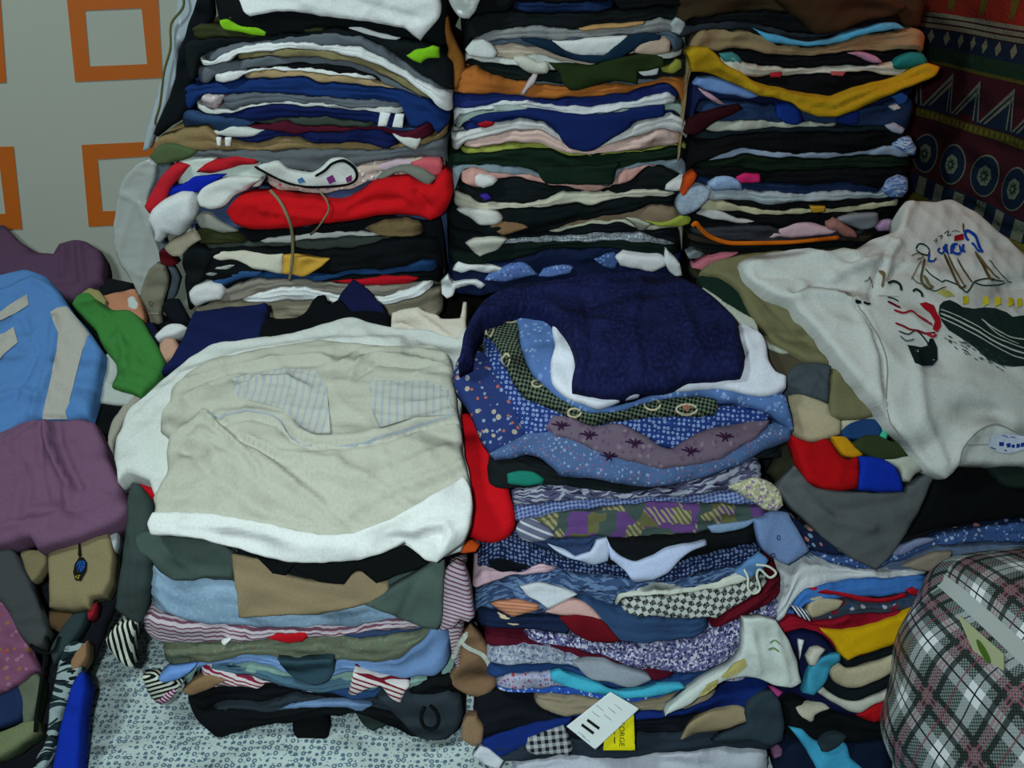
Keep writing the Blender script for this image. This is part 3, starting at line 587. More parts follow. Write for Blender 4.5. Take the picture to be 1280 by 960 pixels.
Bk = load(FB, 'in the back middle stack', GB, '''
B|K|folded_garment|black garment at the top||575,-22 870,-22
B|14264c|folded_garment|dark blue garment with a pale upper edge||640,3 690,4 740,3 770,0
B|K2|folded_garment|thick black garment under the dark blue edge||578,20 640,14 700,16 760,14 830,8 880,10
B|8a8c8e|sweatshirt|grey heather sweatshirt with a mustard edge||590,48 622,39 667,31 709,37 770,33 804,28 827,22 852,27 860,40
B|4c5c6c|folded_garment|slate blue garment over the striped collar||583,56 620,50 667,48 700,50 785,44 840,40 858,48
B|b8a898|folded_garment|beige knit garment with two rounded ends||583,62 616,58 640,53 670,58 740,66 790,56 815,47 840,48
B|c8ccc8|folded_garment|white garment edge curving under the collar|.5|580,68 610,72 640,75 672,66 700,76 740,84 770,80 785,70 840,66 858,62
B|121c1a|folded_garment|black green garment with a lace corner||583,74 610,78 650,84 690,88 740,86 800,80 862,70 868,90
B|5c6e78|folded_garment|grey blue garment above the orange brown one||655,101 690,104 740,104 800,100 840,97 862,98
B|OB|folded_trousers|orange brown trousers folded with a sagging front|.5|565,112 574,88 596,84 624,96 652,104 706,107 717,113 754,103 793,107 824,99 846,97 868,98
B|1c2a66|track_jacket|navy track top with white and red edging||566,119 610,117 650,121 690,124 740,121 780,116 800,111 835,104 848,112 853,118
B|d4d8dc|folded_shirt|white shirt with a curved front edge|.4|566,140 600,134 625,128 665,127 700,133 740,134 785,128 835,116 848,124
B|8a9a94|folded_garment|grey green garment under the white shirt||568,146 620,136 680,138 730,146 790,136 850,130 862,140
B|12245c|folded_garment|navy layer behind the pointed navy t-shirt||578,152 620,146 660,140 700,144 760,146 800,140 850,138
B|d0d0d0|folded_shirt|thick white shirt with rounded ends|.5|563,168 600,160 650,148 680,154 710,180 735,189 765,172 800,152 840,142 864,154
B|d8b8b0|folded_garment|pale pink garment with a creased fold|.3|576,182 600,172 640,164 680,162 706,180 735,190 790,172 830,160 858,170
B|98a048|folded_garment|thin yellow green garment under pale pink||575,188 640,179 680,180 700,190 740,195 800,188 864,180
B|12261a|sweatshirt|dark bottle green sweatshirt, thick||557,192 600,193 640,186 690,188 715,196 750,193 800,190 850,183 864,195
B|7c8c98|folded_garment|grey blue printed garment above the pink one||560,208 590,206 620,207 660,209 672,218 720,230 770,212 800,204 850,198 862,206
B|c89890|folded_garment|pink garment hanging in a shallow V|.3|575,214 590,210 640,219 672,222 690,229 764,232 775,215 800,208 830,207
B|K2|folded_garment|black garment under the pink V||572,232 600,234 625,224 650,222 690,233 740,240 790,226 810,207 840,212 858,222
B|c2c0ae|folded_garment|cream garment with a wavy front|.4|566,240 590,247 600,256 650,255 680,250 700,242 730,240 770,243 800,238 850,240
B|0c1416|folded_garment|black garment under the cream one||560,262 600,264 640,262 690,257 720,255 735,259 760,251 810,246 850,246
B|84705c|folded_garment|brown patterned garment inside a cream edge|.2|700,284 740,274 780,267 810,258 830,256 855,264
B|b4b4a0|folded_garment|cream garment edge running under black|.5|683,291 710,284 750,277 780,275 800,282 830,280 858,278
B|0d1418|folded_garment|black garment with a straight lower edge||558,285 600,292 650,296 690,293 740,281 775,278 800,288 856,286
B|k:8c949c,b8bcc0,6c7888,2|folded_garment|silver glitter garment||600,304 640,298 700,297 750,291 800,291 830,299 850,308
B|0e1c18|folded_garment|dark green garment under the silver one||560,312 600,314 645,304 700,304 780,301 820,306 852,312
B|101c3c|folded_garment|dark navy garment near the bottom||560,330 600,332 640,326 690,313 760,309 800,318 856,320
''', bottom='556,368 600,372 660,356 720,350 780,346 860,350')
load(FB, 'in the back middle stack', GB, '''
S|b89060|folded_garment|mustard edge laid over grey sweatshirt|1.0,.5,3|723,36 745,31 775,30 806,27 806,31 775,35 748,37 728,39
S|dce0e0|t_shirt|white t-shirt front inside a navy collar|1.0,.5,2|689,52 720,50 750,47 785,45 778,55 765,65 755,70 722,70 704,62
S|10283c|t_shirt|navy and teal ringer collar, U shaped|1.6,.6,2|650,49 668,48 690,52 704,62 722,69 755,69 768,60 786,46 805,42 826,44 826,52 805,55 790,64 772,74 742,79 715,75 690,66 665,56
S|c4c8c8|folded_garment|white ruffled end at the left|1.2,1.1,3,0,2|582,62 590,52 604,50 616,58 622,66 618,74 600,73 586,70
S|b4a090|folded_garment|beige rolled end at the right|1.4,1.3,3,0,1|792,66 800,55 815,48 832,46 839,52 838,66 822,70 805,69
S|a8b0b4|folded_garment|pale grey rounded end beside the black top|1.0,.9,3|838,30 846,22 856,26 858,38 850,44 840,40
S|223014|sweatshirt|dark olive flap hanging in the middle|1.7,.9,3,0,1.2|686,79 712,80 737,83 760,76 786,70 812,68 828,72 832,82 815,88 799,90 797,106 784,104 770,101 750,106 737,110 722,113 712,113 704,105 700,92 692,86
S|c8c8bc|lace_top|white lace bundle above the orange brown trousers|1.6,1.2,3,0,2|641,73 652,70 664,74 672,78 684,78 688,86 684,92 670,93 658,90 648,84
S|8a8a38|folded_garment|yellow olive roll at the right end|1.2,.8,3|826,84 838,82 846,74 853,76 853,86 842,92 828,90
S|W|folded_garment|small white fold beside the yellow olive roll|1.3,.7,2|797,90 812,86 824,86 822,93 805,95
S|bcb0b4|folded_garment|pale lilac tie hanging over orange brown trousers|1.8,.4,2|667,92 672,93 668,104 660,112 655,120 650,118 658,106
S|12245c|t_shirt|navy t-shirt hanging down in a deep point|1.5,.8,3,0,1|586,150 605,143 640,139 675,137 710,142 745,145 785,139 815,133 831,132 831,145 805,150 790,153 788,158 775,168 758,178 745,187 728,190 712,186 702,176 695,162 680,152 655,147 630,149 605,156
S|a81820|folded_garment|small red patch beside the navy point|1.7,.5,2|597,154 606,150 618,151 617,156 606,160 598,158
S|9cacA8|folded_garment|pale green folded edge on the white shirt|1.0,.5,3|616,132 640,131 660,136 662,140 640,140 618,140
S|12261a|folded_garment|dark green hem hanging over the pink garment|1.4,.7,2|668,208 700,210 740,208 775,205 770,215 765,231 735,231 700,231 682,230 674,220
S|d4d4d4|folded_garment|white fold under grey blue print at the left|1.3,1.0,3|592,222 600,217 612,220 622,226 616,232 604,236 596,232
S|cdd0ce|folded_garment|white rounded fold at the right above cream|1.2,1.0,3|833,232 845,224 855,221 860,228 856,238 842,240 832,238
S|3a2a90|folded_garment|tiny violet patch on cream|1.3,.4,2|600,245 608,243 615,248 606,252
S|d0d0cc|folded_garment|white creased fold left of the tan triangle|1.3,1.0,3,0,2|570,262 584,260 600,262 622,266 630,275 618,281 600,282 588,274
S|86664a|folded_garment|tan brown triangle fold|1.1,.7,3|608,285 618,278 634,276 648,280 660,285 645,290 628,295
S|c4c4b8|folded_garment|cream cuff hanging at the left|1.5,.8,3|582,304 592,299 612,298 634,300 624,311 612,316 600,322 592,316
S|98a040|folded_garment|lime green roll at the right end|1.2,.9,3|808,277 825,279 842,274 856,270 866,273 862,280 845,284 825,284
S|b4b4a4|folded_garment|cream flap hanging at the right|1.1,.6,3|782,272 800,275 815,281 806,288 798,288 790,280
S|W|folded_shirt|white folded end, narrow, lower left|1.2,.8,3|566,338 572,329 590,332 615,333 633,337 625,342 600,341 588,338 576,342
S|f:5c78b8,94a8d0,3c5898,7c94c8,8|blouse|light blue patterned blouse fold lower left|1.3,1.0,4|606,351 614,342 630,335 650,329 662,333 672,344 655,348 630,353
S|f:5c78b8,94a8d0,3c5898,7c94c8,8|blouse|light blue patterned fold, smaller|1.1,.8,4|672,346 680,336 700,333 716,336 712,342 690,346
S|f:48649c,8098c0,3c5898,7c94c8,8|blouse|small blue patterned corner beside white folds|1.1,.7,4|742,324 755,320 768,316 772,328 770,337 755,334
S|dcdce0|folded_shirt|white shirt with stacked folds lower right|1.4,1.0,4|769,322 780,317 800,319 822,320 833,325 832,333 815,341 795,336 775,333
S|d8dcdc|folded_shirt|white collar tip standing up lower right|1.8,.6,2|833,314 842,322 850,330 853,345 845,346 836,338 831,328
S|W|folded_shirt|white shirt edge bent around black, lower left corner|1.4,.7,3|551,352 560,345 566,356 580,352 596,351 606,356 600,362 588,357 570,362 566,370 558,374 552,368
''')
Ck = load(FC, 'in the back right stack', GC, '''
B|33281a|folded_garment|dark brown garment on top||842,-22 1160,-22
B|K|folded_garment|black garment among the dark brown ones||862,24 900,20 940,14 1010,16 1060,14 1130,18
B|262c34|folded_garment|charcoal garment over the pale blue edge||846,34 880,30 930,26 970,36 1010,44 1060,36 1110,28
B|10141a|folded_garment|black sliver above pale blue||900,38 945,36 975,44 1010,48 1060,42 1100,32 1128,32
B|8a7658|sweatshirt|tan sweatshirt with a rounded right end|.4|848,50 880,38 925,37 945,42 970,55 1010,60 1050,54 1080,43 1130,38 1150,35 1163,46
B|0b0d12|folded_garment|black garment with a pink stripe||870,62 900,66 920,60 950,66 1000,71 1050,66 1100,65 1140,62 1155,64
B|c0c0b4|folded_shirt|striped off-white shirt with teal ends|.4|896,70 915,66 930,78 960,84 1020,86 1060,81 1090,83 1120,77 1140,70 1160,76
B|0a0c10|folded_garment|black garment above the mustard V||900,84 925,94 945,97 1000,94 1040,93 1080,88 1110,95 1145,95 1160,86
B|141e44|folded_garment|navy garment behind the mustard V||862,96 900,100 940,112 1000,124 1045,128 1100,118 1150,100 1160,104
B|24385c|folded_garment|dark denim garment under the mustard V||870,128 900,124 940,128 980,134 1045,140 1090,132 1130,122 1150,120
B|b0b4a8|folded_garment|pale patterned edge crumpled|.3|880,158 900,152 930,150 980,154 1020,153 1052,155
B|1c2a30|folded_garment|dark teal garment||868,164 905,166 950,162 1000,160 1060,158 1130,158
B|090b0e|folded_garment|thick black garment in the middle||860,176 905,172 950,166 1040,165 1120,165 1145,170
B|8c9cb4|folded_garment|pale blue crochet edge|.4|880,204 905,192 935,185 960,190 1000,193 1060,193 1100,186 1130,178 1146,188
B|102014|folded_garment|dark green garment||872,206 905,200 930,193 960,196 1020,199 1110,194 1143,200
B|090c10|folded_garment|black garment under dark green||866,214 890,210 920,209 960,215 1050,212 1130,208 1142,214
B|1a2a4c|folded_garment|navy garment with grey lines||862,222 900,224 950,228 1000,232 1060,228 1100,236 1120,234
B|a4b0b8|blouse|pale blue white blouse, long fold|.4|852,258 862,238 885,232 920,238 960,240 1000,243 1060,240 1100,243 1115,232 1130,224 1140,240
B|0a0c10|folded_garment|black line between pale folds||895,250 920,251 970,257 1010,252 1100,249 1130,246
B|b8b494|folded_shirt|cream shirt with a yellow patch|.4|872,248 900,252 940,260 960,264 1010,263 1080,257 1128,249
B|0a0c10|folded_garment|black garment under the cream shirt||858,262 900,264 930,266 970,270 1050,267 1120,258 1132,262
B|33363c|folded_garment|dark grey garment left of a pink and white print||866,284 900,284 940,280 980,286 1040,290 1090,288
B|2c2620|folded_garment|brown black garment over the orange piping||862,296 900,301 940,303 1000,301 1050,297 1100,292
B|0c1012|folded_garment|black garment lowest in view||858,304 900,306 960,307 1020,304 1060,302 1110,300
B|2c2c1c|folded_garment|very dark olive garment at the foot||866,322 900,318 960,316 1020,312 1080,310 1110,308
''', bottom='862,352 900,350 1000,346 1115,340')
load(FC, 'in the back right stack', GC, '''
S|4fa0c8|folded_garment|bright sky blue strip|1.3,.6,3|943,36 958,41 985,48 1008,52 1030,50 1055,43 1080,36 1105,29 1120,29 1132,36 1112,38 1085,42 1062,50 1040,55 1012,58 980,56 958,50
S|3a2818|folded_garment|dark brown bunched garment at the top|1.2,1.4,4,0,3|960,-10 1000,-10 1090,-8 1135,8 1120,20 1085,26 1050,40 1020,44 1005,30 985,14
S|b080a0|folded_garment|mauve pink stripe in the black garment|1.3,.5,2|1060,66 1080,66 1098,72 1104,78 1092,79 1075,72
S|207878|folded_shirt|teal rounded end at the right|1.3,1.2,3|1114,84 1124,74 1140,67 1155,68 1161,76 1156,83 1138,86 1124,88
S|3a8080|folded_shirt|teal corner at the left end|1.2,.8,3|900,68 915,66 925,72 930,82 918,80 905,76
S|a82028|folded_garment|red dash on the striped shirt|1.3,.4,2|965,92 978,91 976,97 964,97
S|a85050|folded_garment|dull red dash on the striped shirt, right of the first|1.3,.4,2|1040,90 1058,90 1054,95 1040,95
S|Y|folded_trousers|mustard yellow garment hanging in a wide V|2.2,1.0,4,0,2.5|860,68 870,60 884,59 898,70 906,80 925,90 945,103 962,109 990,115 1015,119 1045,122 1068,114 1085,108 1105,104 1125,98 1145,86 1160,80 1177,84 1170,96 1150,104 1130,112 1108,122 1088,131 1068,139 1045,147 1022,146 1004,140 990,129 970,124 950,120 930,110 905,100 885,92 866,90|-3:5:975,118 1010,132 1045,138;-3:5:1055,132 1100,112 1150,94;3:5:900,85 950,112
S|6c8cc4|blouse|light blue dotted garment left of the mustard V|1.4,.9,3|867,106 874,97 892,97 910,102 930,110 950,120 938,124 918,120 896,116 880,112
S|b890a0|folded_garment|pink triangle over maroon|1.5,.5,2|873,110 886,116 898,124 908,132 896,130 884,122
S|2c0810|folded_garment|dark maroon garment hanging at the left edge|1.2,1.0,3|856,168 862,150 880,142 905,134 925,130 930,136 910,146 890,156 872,168
S|123080|folded_garment|royal blue flap under the mustard V|1.4,.7,2|970,130 985,128 1000,138 1006,152 996,156 982,154 972,146
S|142a70|folded_garment|dark royal blue flap right of the first|1.3,.7,2|1048,148 1062,142 1075,138 1074,154 1060,157 1048,154
S|2c58a0|folded_garment|bright blue sleeve end at the right|1.4,1.0,3|1116,122 1128,116 1136,120 1135,128 1124,132
S|c8ccd0|folded_garment|small white knot at the right|1.4,.8,2|1112,134 1122,130 1128,136 1118,139
S|98a0b4|folded_garment|pale blue curl beneath the white knot|1.2,1.0,3|1108,158 1120,154 1132,162 1128,169 1116,166
S|l:90a8c8,5070a8,c0c8d8,9|folded_garment|light blue knotted end above the dark green garment|1.4,1.3,3,0,2|1118,182 1128,174 1140,172 1146,184 1144,196 1132,192
S|m:7c9cc8,a8bcd8|folded_shirt|light blue folded end left|1.2,1.2,3|886,232 896,222 912,221 926,228 930,238 910,238 892,240
S|m:8090a8,a8b4c0|blouse|pale blue blouse hanging at the left edge|1.5,1.3,3,0,2|846,262 852,246 860,236 875,232 890,238 886,250 874,262 862,268 852,270
S|d0286c|folded_garment|hot pink patch|1.5,.6,2|921,222 930,218 950,219 951,228 936,229 924,230
S|c04818|folded_garment|orange red strap hanging at the left edge|1.8,.8,2|858,222 868,216 872,220 864,234 856,246 852,242
S|l:7c94bc,4c68a0,b0bcd0,9|folded_garment|light blue rounded end above the cream shirt|1.5,1.5,3,0,2|1104,240 1112,228 1126,221 1137,224 1137,238 1128,248 1114,248
S|c09028|folded_garment|yellow emblem on the cream shirt|1.5,.3,1|1014,259 1032,258 1032,265 1016,266
S|80848c|folded_garment|grey bundle at the lower right|1.3,1.3,4,0,2|1048,276 1060,270 1080,268 1100,268 1100,278 1092,286 1076,288 1062,282
S|9c6c64|folded_garment|dusty pink bundle left of the grey one|1.3,1.2,4|1034,280 1044,274 1056,280 1070,290 1072,298 1056,297 1046,290 1036,288
S|b090b8|folded_garment|lilac knot at the lower right|1.3,1.1,3,0,2|1094,284 1104,277 1116,276 1120,284 1112,290 1098,290
S|c8a8b4|folded_shirt|pink and white printed triangle|1.2,.7,3|958,298 972,289 990,282 1010,279 1028,284 1048,289 1038,293 1012,296 985,298
S|c0c0c0|folded_garment|white curled fold at the lower left|1.0,.8,3|872,268 886,262 900,264 920,272 944,278 930,280 905,276 890,274
S|7c868c|folded_garment|pale grey corner at the foot|1.0,.7,3|858,318 870,314 882,318 872,324 862,324
S|b86878|t_shirt|pink hem at the foot of the stack|1.6,.6,3|866,336 880,325 900,319 924,317 912,323 896,330 880,338
''')
tube_px(FC, 'orange_drawstring', [(866,282),(870,279),(876,286),(886,295),(900,301),(915,304),(945,304),(985,303),(1020,300),(1048,297)], [2.0,2.2,2.0,2.0,1.9,1.8,1.8,1.8,1.8,1.6], .0034, mat('c86410'))
o = bpy.data.objects['orange_drawstring']; tag(o, 'bright orange cord edging a black garment low in the back right stack', 'cord')
# ---------------------------------------------------------------- bed sheet
def bed_sheet():
    nx, ny = 150, 130; x0, x1, y0, y1 = -.625, .70, .60, 1.32; V, UV, Fc = [], [], []
    for j in range(ny):
        for i in range(nx):
            u, v = i/(nx-1), j/(ny-1); y = y0 + (y1-y0)*v; xl = x0 + .03*math.sin(y*9) + .05*max(0, y-1.05) ; x = xl + (x1-xl)*u
            e = max(0, .03 - (x-xl))/.03; z = .549 - .02*e**2 + .0022*math.sin(x*23+y*9) + .0018*math.sin(y*41-x*13+1) ; V.append((x, y, z)); UV.append((x, y))
    n = nx*ny
    for j in range(ny-1):
        for i in range(nx-1): a = j*nx+i; Fc.append((a, a+1, a+nx+1, a+nx))
    ring = [i for i in range(nx)] + [j*nx+nx-1 for j in range(1, ny)] + [n-1-i for i in range(1, nx)] + [j*nx for j in range(ny-2, 0, -1)]
    m = len(ring)
    for k, q in enumerate(ring): V.append((V[q][0], V[q][1], .537)); UV.append((UV[q][0], UV[q][1]+.012))
    for k in range(m): Fc.append((ring[k], n+k, n+(k+1) % m, ring[(k+1) % m]))
    Fc.append([n+k for k in range(m)])
    o = link('bed_sheet', V, Fc, mat('r:b4c2c0,52697a,8.5'), UV); tag(o, 'pale bed sheet printed with small blue grey rings, under the front stacks', 'bed sheet'); return o
bed_sheet()
# ---------------------------------------------------------------- front left pile with the white clothes on top
FW = Profile([(1.24, -.520), (.93, -.652), (.875, -.715), (.855, -.80), (.835, -.95)], fan=.38)
GW = 'folded clothes in the front pile topped with white'; WW = 'in the white-topped front pile'
Wd = load(FW, WW, GW, '''
B|K2|folded_garment|black garment peeping out right under the white clothes||288,692 330,694 370,700 420,698 470,694 505,688 550,690
B|3c4a48|folded_trousers|grey green trousers, upper layer||178,664 220,672 260,680 300,700 340,718 400,728 440,730 500,716 552,700
B|m:7894ae,90a8bc|folded_jeans|light blue denim garment, widest fold||180,704 196,702 216,728 250,724 292,727 350,752 400,748 460,742 500,770 548,768
B|s:b4a8b0,6c4454,5.5,90,.36|knit_top|white knit top with thin purple stripes||174,774 186,766 214,776 260,782 300,784 350,786 400,787 440,786 470,778 510,772 560,778 590,776
B|2c3c5c|folded_garment|dark blue sliver over grey green trousers||280,806 330,799 400,796 440,795 500,788 548,786
B|f:68705c,5c6450,74624c,6c7460,9|folded_trousers|faded olive trousers with a worn pattern||168,794 200,802 240,806 290,806 330,802 380,798 430,798 480,796 520,792 552,780
B|7090c0|folded_jeans|light blue jeans folded in an S||196,838 230,832 260,828 300,818 350,824 400,828 440,829 500,824 530,800 545,776 562,772
B|7a9890|folded_garment|sage green garment with a rolled right end||205,852 240,840 280,832 310,828 350,838 400,846 440,844 500,850 545,848 570,836
B|4c6c80|folded_garment|blue green layer under the sage one||240,842 280,836 330,842 380,856 440,856 480,856
B|s:c8bcc0,7c2038,6,84,.4|folded_shirt|striped red and white shirt edge running diagonally|.6|245,838 262,838 300,846 340,856 380,864 410,868
B|2c4a78|folded_jeans|dark blue denim above the black garment||330,856 370,862 400,868 436,862 470,866 510,868
B|K|folded_garment|black garment, wide, under the sage layer||225,862 260,864 300,860 350,862 400,872 450,874 500,866 540,850 575,846
B|28323a|folded_trousers|slate trousers lying on the bed sheet||256,884 290,878 330,876 370,868 420,872 480,878 520,872 560,872 580,880
B|K|folded_garment|black garment touching the bed sheet||226,868 256,892 280,892 330,892 400,882 450,884 500,898 540,920
''', bottom='225,874 240,898 270,926 300,916 330,906 380,898 445,894 480,908 520,922 560,926 580,900')
Wd.update(load(FW, WW, GW, '''
S|c4c8c4|nightgown|white cotton underlayer spreading to the far left edge|1.0,1.2,2.5,2.0,1.5|142,572 144,548 150,536 160,512 182,494 209,470 233,451 267,430 316,424 362,418 403,406 436,395 461,402 490,408 530,410 572,420 582,400 584,440 576,500 580,560 588,600 588,650 575,690 540,700 400,690 260,660 200,640 186,600 168,592 158,590 146,600|4:9:175,520 230,470 300,445 400,430 500,425;-3:5:190,540 240,480 330,452
S|c9c2b4|folded_shirt|off-white sheer shirt at the upper right corner|1.4,.8,2,0,1.5|488,410 489,390 505,386 524,384 530,388 545,392 552,398 574,397 579,376 584,378 583,400 580,430 574,462 568,490 560,470 548,440 530,420 505,412|3:4:520,390 560,420;3:4:500,405 560,430 572,450
S|adada0|nightgown|cream white wrinkled nightgown on top with a bright hem|2.6,1.5,2.5,2.2,3.0|200,536 201,515 211,500 214,482 234,464 262,447 300,440 345,432 400,424 440,428 490,432 540,428 556,436 566,452 568,480 572,510 577,540 578,562 584,590 589,618 588,650 578,676 560,690 545,703 530,698 518,686 505,676 480,688 450,698 410,701 370,702 330,694 290,682 250,672 220,668 188,667 186,655 192,634 190,622 198,606 208,590 207,565 212,545|-5:4:268,530 320,528 350,536 368,556 392,564 440,562 480,555 520,540 570,526;5:9:265,522 325,520 355,528 372,546 396,555 440,553 480,546 520,531 568,516;5:5:225,478 290,460 340,452 400,446 412,452;-3:5:225,488 290,470 345,462 405,456;4:6:430,455 450,440 500,436 560,442;5:6:300,490 330,476 360,478 385,490;4:7:240,550 290,580 340,620 400,650 430,660;-4:7:225,560 270,600 330,640;4:8:380,580 440,600 500,590 560,560;-3:8:400,600 450,625 520,620 580,590;4:7:250,540 330,590 370,610;5:4:255,520 300,560 350,590 400,630 425,655;-5:5:262,515 310,556 360,586 410,622;5:4:225,540 260,520 280,545 330,600;4:4:300,545 350,570 420,580 480,610 520,640;-4:4:300,552 350,577 420,588;5:4:440,640 500,610 560,590 580,575;4:4:520,470 540,460 560,452;5:4:440,470 450,452 470,445 520,448 566,462;-5:5:446,476 470,456 520,458;5:4:230,500 260,480 300,470 330,480;5:8:200,634 270,642 350,655 420,668 470,660 520,640 580,610
S|a80c18|folded_garment|small red corner sticking out at the left|-.6,1.0,2|158,585 175,588 195,592 210,597 206,608 198,618 190,624 176,610 166,598
S|b80a16|fleece_jacket|bright red fleece hanging out at the right edge|-.8,1.8,3,0,1.2|574,516 586,515 600,528 612,548 624,572 634,600 642,630 644,656 634,672 616,678 600,676 586,670 580,640 576,600
S|b84814|folded_garment|small orange patch under the red fleece|-.4,.8,2|566,688 574,680 590,674 600,680 594,690 578,692
S|101a44|folded_garment|navy blue garment behind the white pile, left|-.5,1.4,3,0,1.5|200,462 218,440 228,420 236,400 242,388 280,384 318,380 334,377 335,392 332,410 330,430 290,432 262,436 235,454
S|05080c|folded_garment|black lace garment with a spiky upper edge|-.2,1.2,3,0,2|318,432 325,408 336,396 360,398 378,392 390,376 400,366 407,367 412,380 424,372 440,388 470,388 487,392 488,410 460,406 436,398 403,408 362,422
S|12153c|folded_garment|dark indigo triangle standing up behind the white pile|-.9,.9,2,0,.8|414,392 420,376 430,360 441,347 452,354 466,366 478,382 486,398 460,404 436,400
S|34403e|folded_trousers|dark grey trouser leg hanging at the far left|.5,1.6,2.5,0,2.5|142,764 146,735 150,705 156,660 158,620 164,600 176,606 190,626 190,644 186,668 188,700 184,736 181,766 174,782 158,774|3:6:160,640 168,700 165,760
S|3f4d49|folded_trousers|grey green trousers draped under the left hem of white|1.0,1.0,2,0,2|164,668 186,664 230,668 270,676 290,688 292,704 290,724 262,722 240,726 216,726 200,716 186,700 172,690|3:6:200,680 240,712
S|8c7c60|folded_trousers|beige trousers flap, square, hanging in front|1.6,.7,1.5,0,1|288,692 310,696 330,700 350,716 372,724 400,728 428,732 436,722 446,714 460,716 472,726 484,730 489,744 470,752 440,760 400,768 350,770 298,773 294,735
S|0a0e10|folded_garment|black garment with a wavy hem under the white hem|2.2,.9,2,0,1.2|318,696 350,700 400,702 450,698 480,690 506,680 520,690 534,704 520,712 495,720 470,730 450,714 440,716 430,732 400,728 372,718 366,708 356,720 340,718 330,706
S|45544f|folded_trousers|grey green flap folded to a corner at the right|1.9,.8,2,0,1.2|484,738 500,728 520,716 537,704 549,694 556,700 554,740 552,780 546,788 530,786 505,776 480,766 456,758 468,750|-2:6:520,720 500,770
S|s:b0a4b0,6c4454,5,80,.38|knit_top|purple and white striped knit sleeve at the right|.9,1.3,2.5,0,1|550,790 549,760 553,730 558,712 570,700 580,706 586,730 590,756 594,772 586,780 576,776 566,786
S|b00e1c|folded_garment|red sliver in the middle of the front left pile|.9,.5,2|333,797 350,793 383,791 384,798 378,803 360,804 345,801
S|W|folded_garment|tiny white label corner|1.3,.2,1|276,802 288,800 282,807 278,806
S|2c4450|folded_garment|dark teal semicircle hanging over the jeans|1.5,.8,2,0,.6|346,826 370,828 416,826 417,840 410,852 394,858 374,852 358,840
S|6c94d4|folded_jeans|bright light blue folded end at the left|1.0,.7,2|196,850 206,842 230,836 244,832 236,842 222,850 205,854
S|s:c8ccbc,101418,7,10,.5|t_shirt|zebra striped t-shirt at the far left edge|.6,1.0,2,0,1|131,800 140,788 156,778 172,772 168,790 164,812 166,836 158,834 146,824 136,812
S|s:c8ccbc,101418,6,100,.5|t_shirt|zebra striped hem with purple edge at the lower left|.4,.7,2,0,1|177,848 190,846 210,852 226,858 220,868 208,878 196,880 186,868
S|s:c8b0c0,6c2048,5,40,.5|t_shirt|plum and white striped corner on the bed sheet|.7,.5,1.5|192,878 206,868 222,860 214,874 202,882
S|84684c|folded_trousers|brown fold under the striped diagonal edge|.9,.8,3|226,866 240,854 262,846 284,850 270,858 246,868 236,870
S|s:d0c8c8,701828,7,70,.36|scarf|red and white striped knotted bow|1.6,.7,2,0,1|434,868 438,854 442,842 456,846 472,850 492,854 511,860 504,870 500,882 488,872 476,858 460,862 444,870
S|6c88b0|folded_garment|pale blue hem lying along the black garment|.9,.4,2|340,888 370,880 410,878 444,880 466,882 448,892 438,886 400,884 370,886
S|06090c|folded_garment|black sleeve end hanging onto the bed sheet|.7,1.0,2,0,1|368,898 385,892 404,892 406,904 411,920 408,932 392,940 380,932 368,920 364,908
S|263230|folded_garment|dark green flap pointing down onto the sheet|.5,.6,1.5|444,892 470,890 488,894 484,906 466,914 456,908
S|2c353d|hooded_jacket|slate grey hooded jacket end with a black loop|.9,1.6,3,0,1.6|470,872 500,866 535,872 560,868 576,880 578,900 568,918 548,927 524,924 505,908 490,892
S|7d6149|folded_trousers|brown trousers with lace strap at the right edge|-.2,1.3,3,0,1.2|558,852 572,830 576,800 588,786 600,796 608,812 618,832 621,858 612,871 592,872 572,864
'''))
k = 'slate grey hooded jacket end with a black loop'; tube_px(FW, 'loop', [(530,884),(526,896),(530,908),(541,911),(548,902),(545,890),(538,882)], 2.7, .0022, mat('K'), Wd[k].o)
k = 'brown trousers with lace strap at the right edge'; lace = mat('b8bcb4')
prints(Wd[k], 'lace_strap', [(lace, stroke_poly(catmull([(572,800),(588,810),(604,818),(614,834)]), 5)), (lace, stroke_poly(catmull([(566,822),(574,806),(584,790)]), 6))], Wd[k].o, 1.5, 'whitish lace strap')
k = 'cream white wrinkled nightgown on top with a bright hem'; ng = Wd[k]
prints(ng, 'woven_stripes', [(mat('s:a9aaa0,989fa6,9,4,.35'), pts('290,478 355,462 396,468 410,490 416,552 392,553 372,538 356,518 300,502')), (mat('s:a9aaa0,989fa6,9,-3,.35'), pts('462,481 538,478 560,488 566,522 520,530 476,543 466,520'))], ng.o, .2, 'faint blue woven stripes')
prints(ng, 'piping', [(mat('98a0a8'), stroke_poly(catmull([(262,527),(320,523),(350,532),(366,552),(392,563),(440,561),(480,552),(520,538),(572,520)]), 1.6))], ng.o, .4, 'thin pale blue piping')

hm = sheet(FW, 'd3d6d4', 'hem', pts('190,640 240,640 290,646 350,658 400,668 440,666 490,648 540,618 580,592 587,606 590,622 588,652 579,677 561,691 545,704 530,700 518,688 505,678 480,690 450,700 410,703 370,704 330,696 290,684 250,674 220,670 187,668 184,655'), off=4.7, th=.7, depth=.8, dome=1.2, fold=2.0, parent=ng.o, creases=[(5, 8, pts('515,668 535,656 556,655 566,670 552,686')), (-4, 5, pts('530,668 550,664 552,678')), (4, 8, pts('230,655 300,662 380,682 440,684'))]); hm.o['label'] = 'bright white hem'
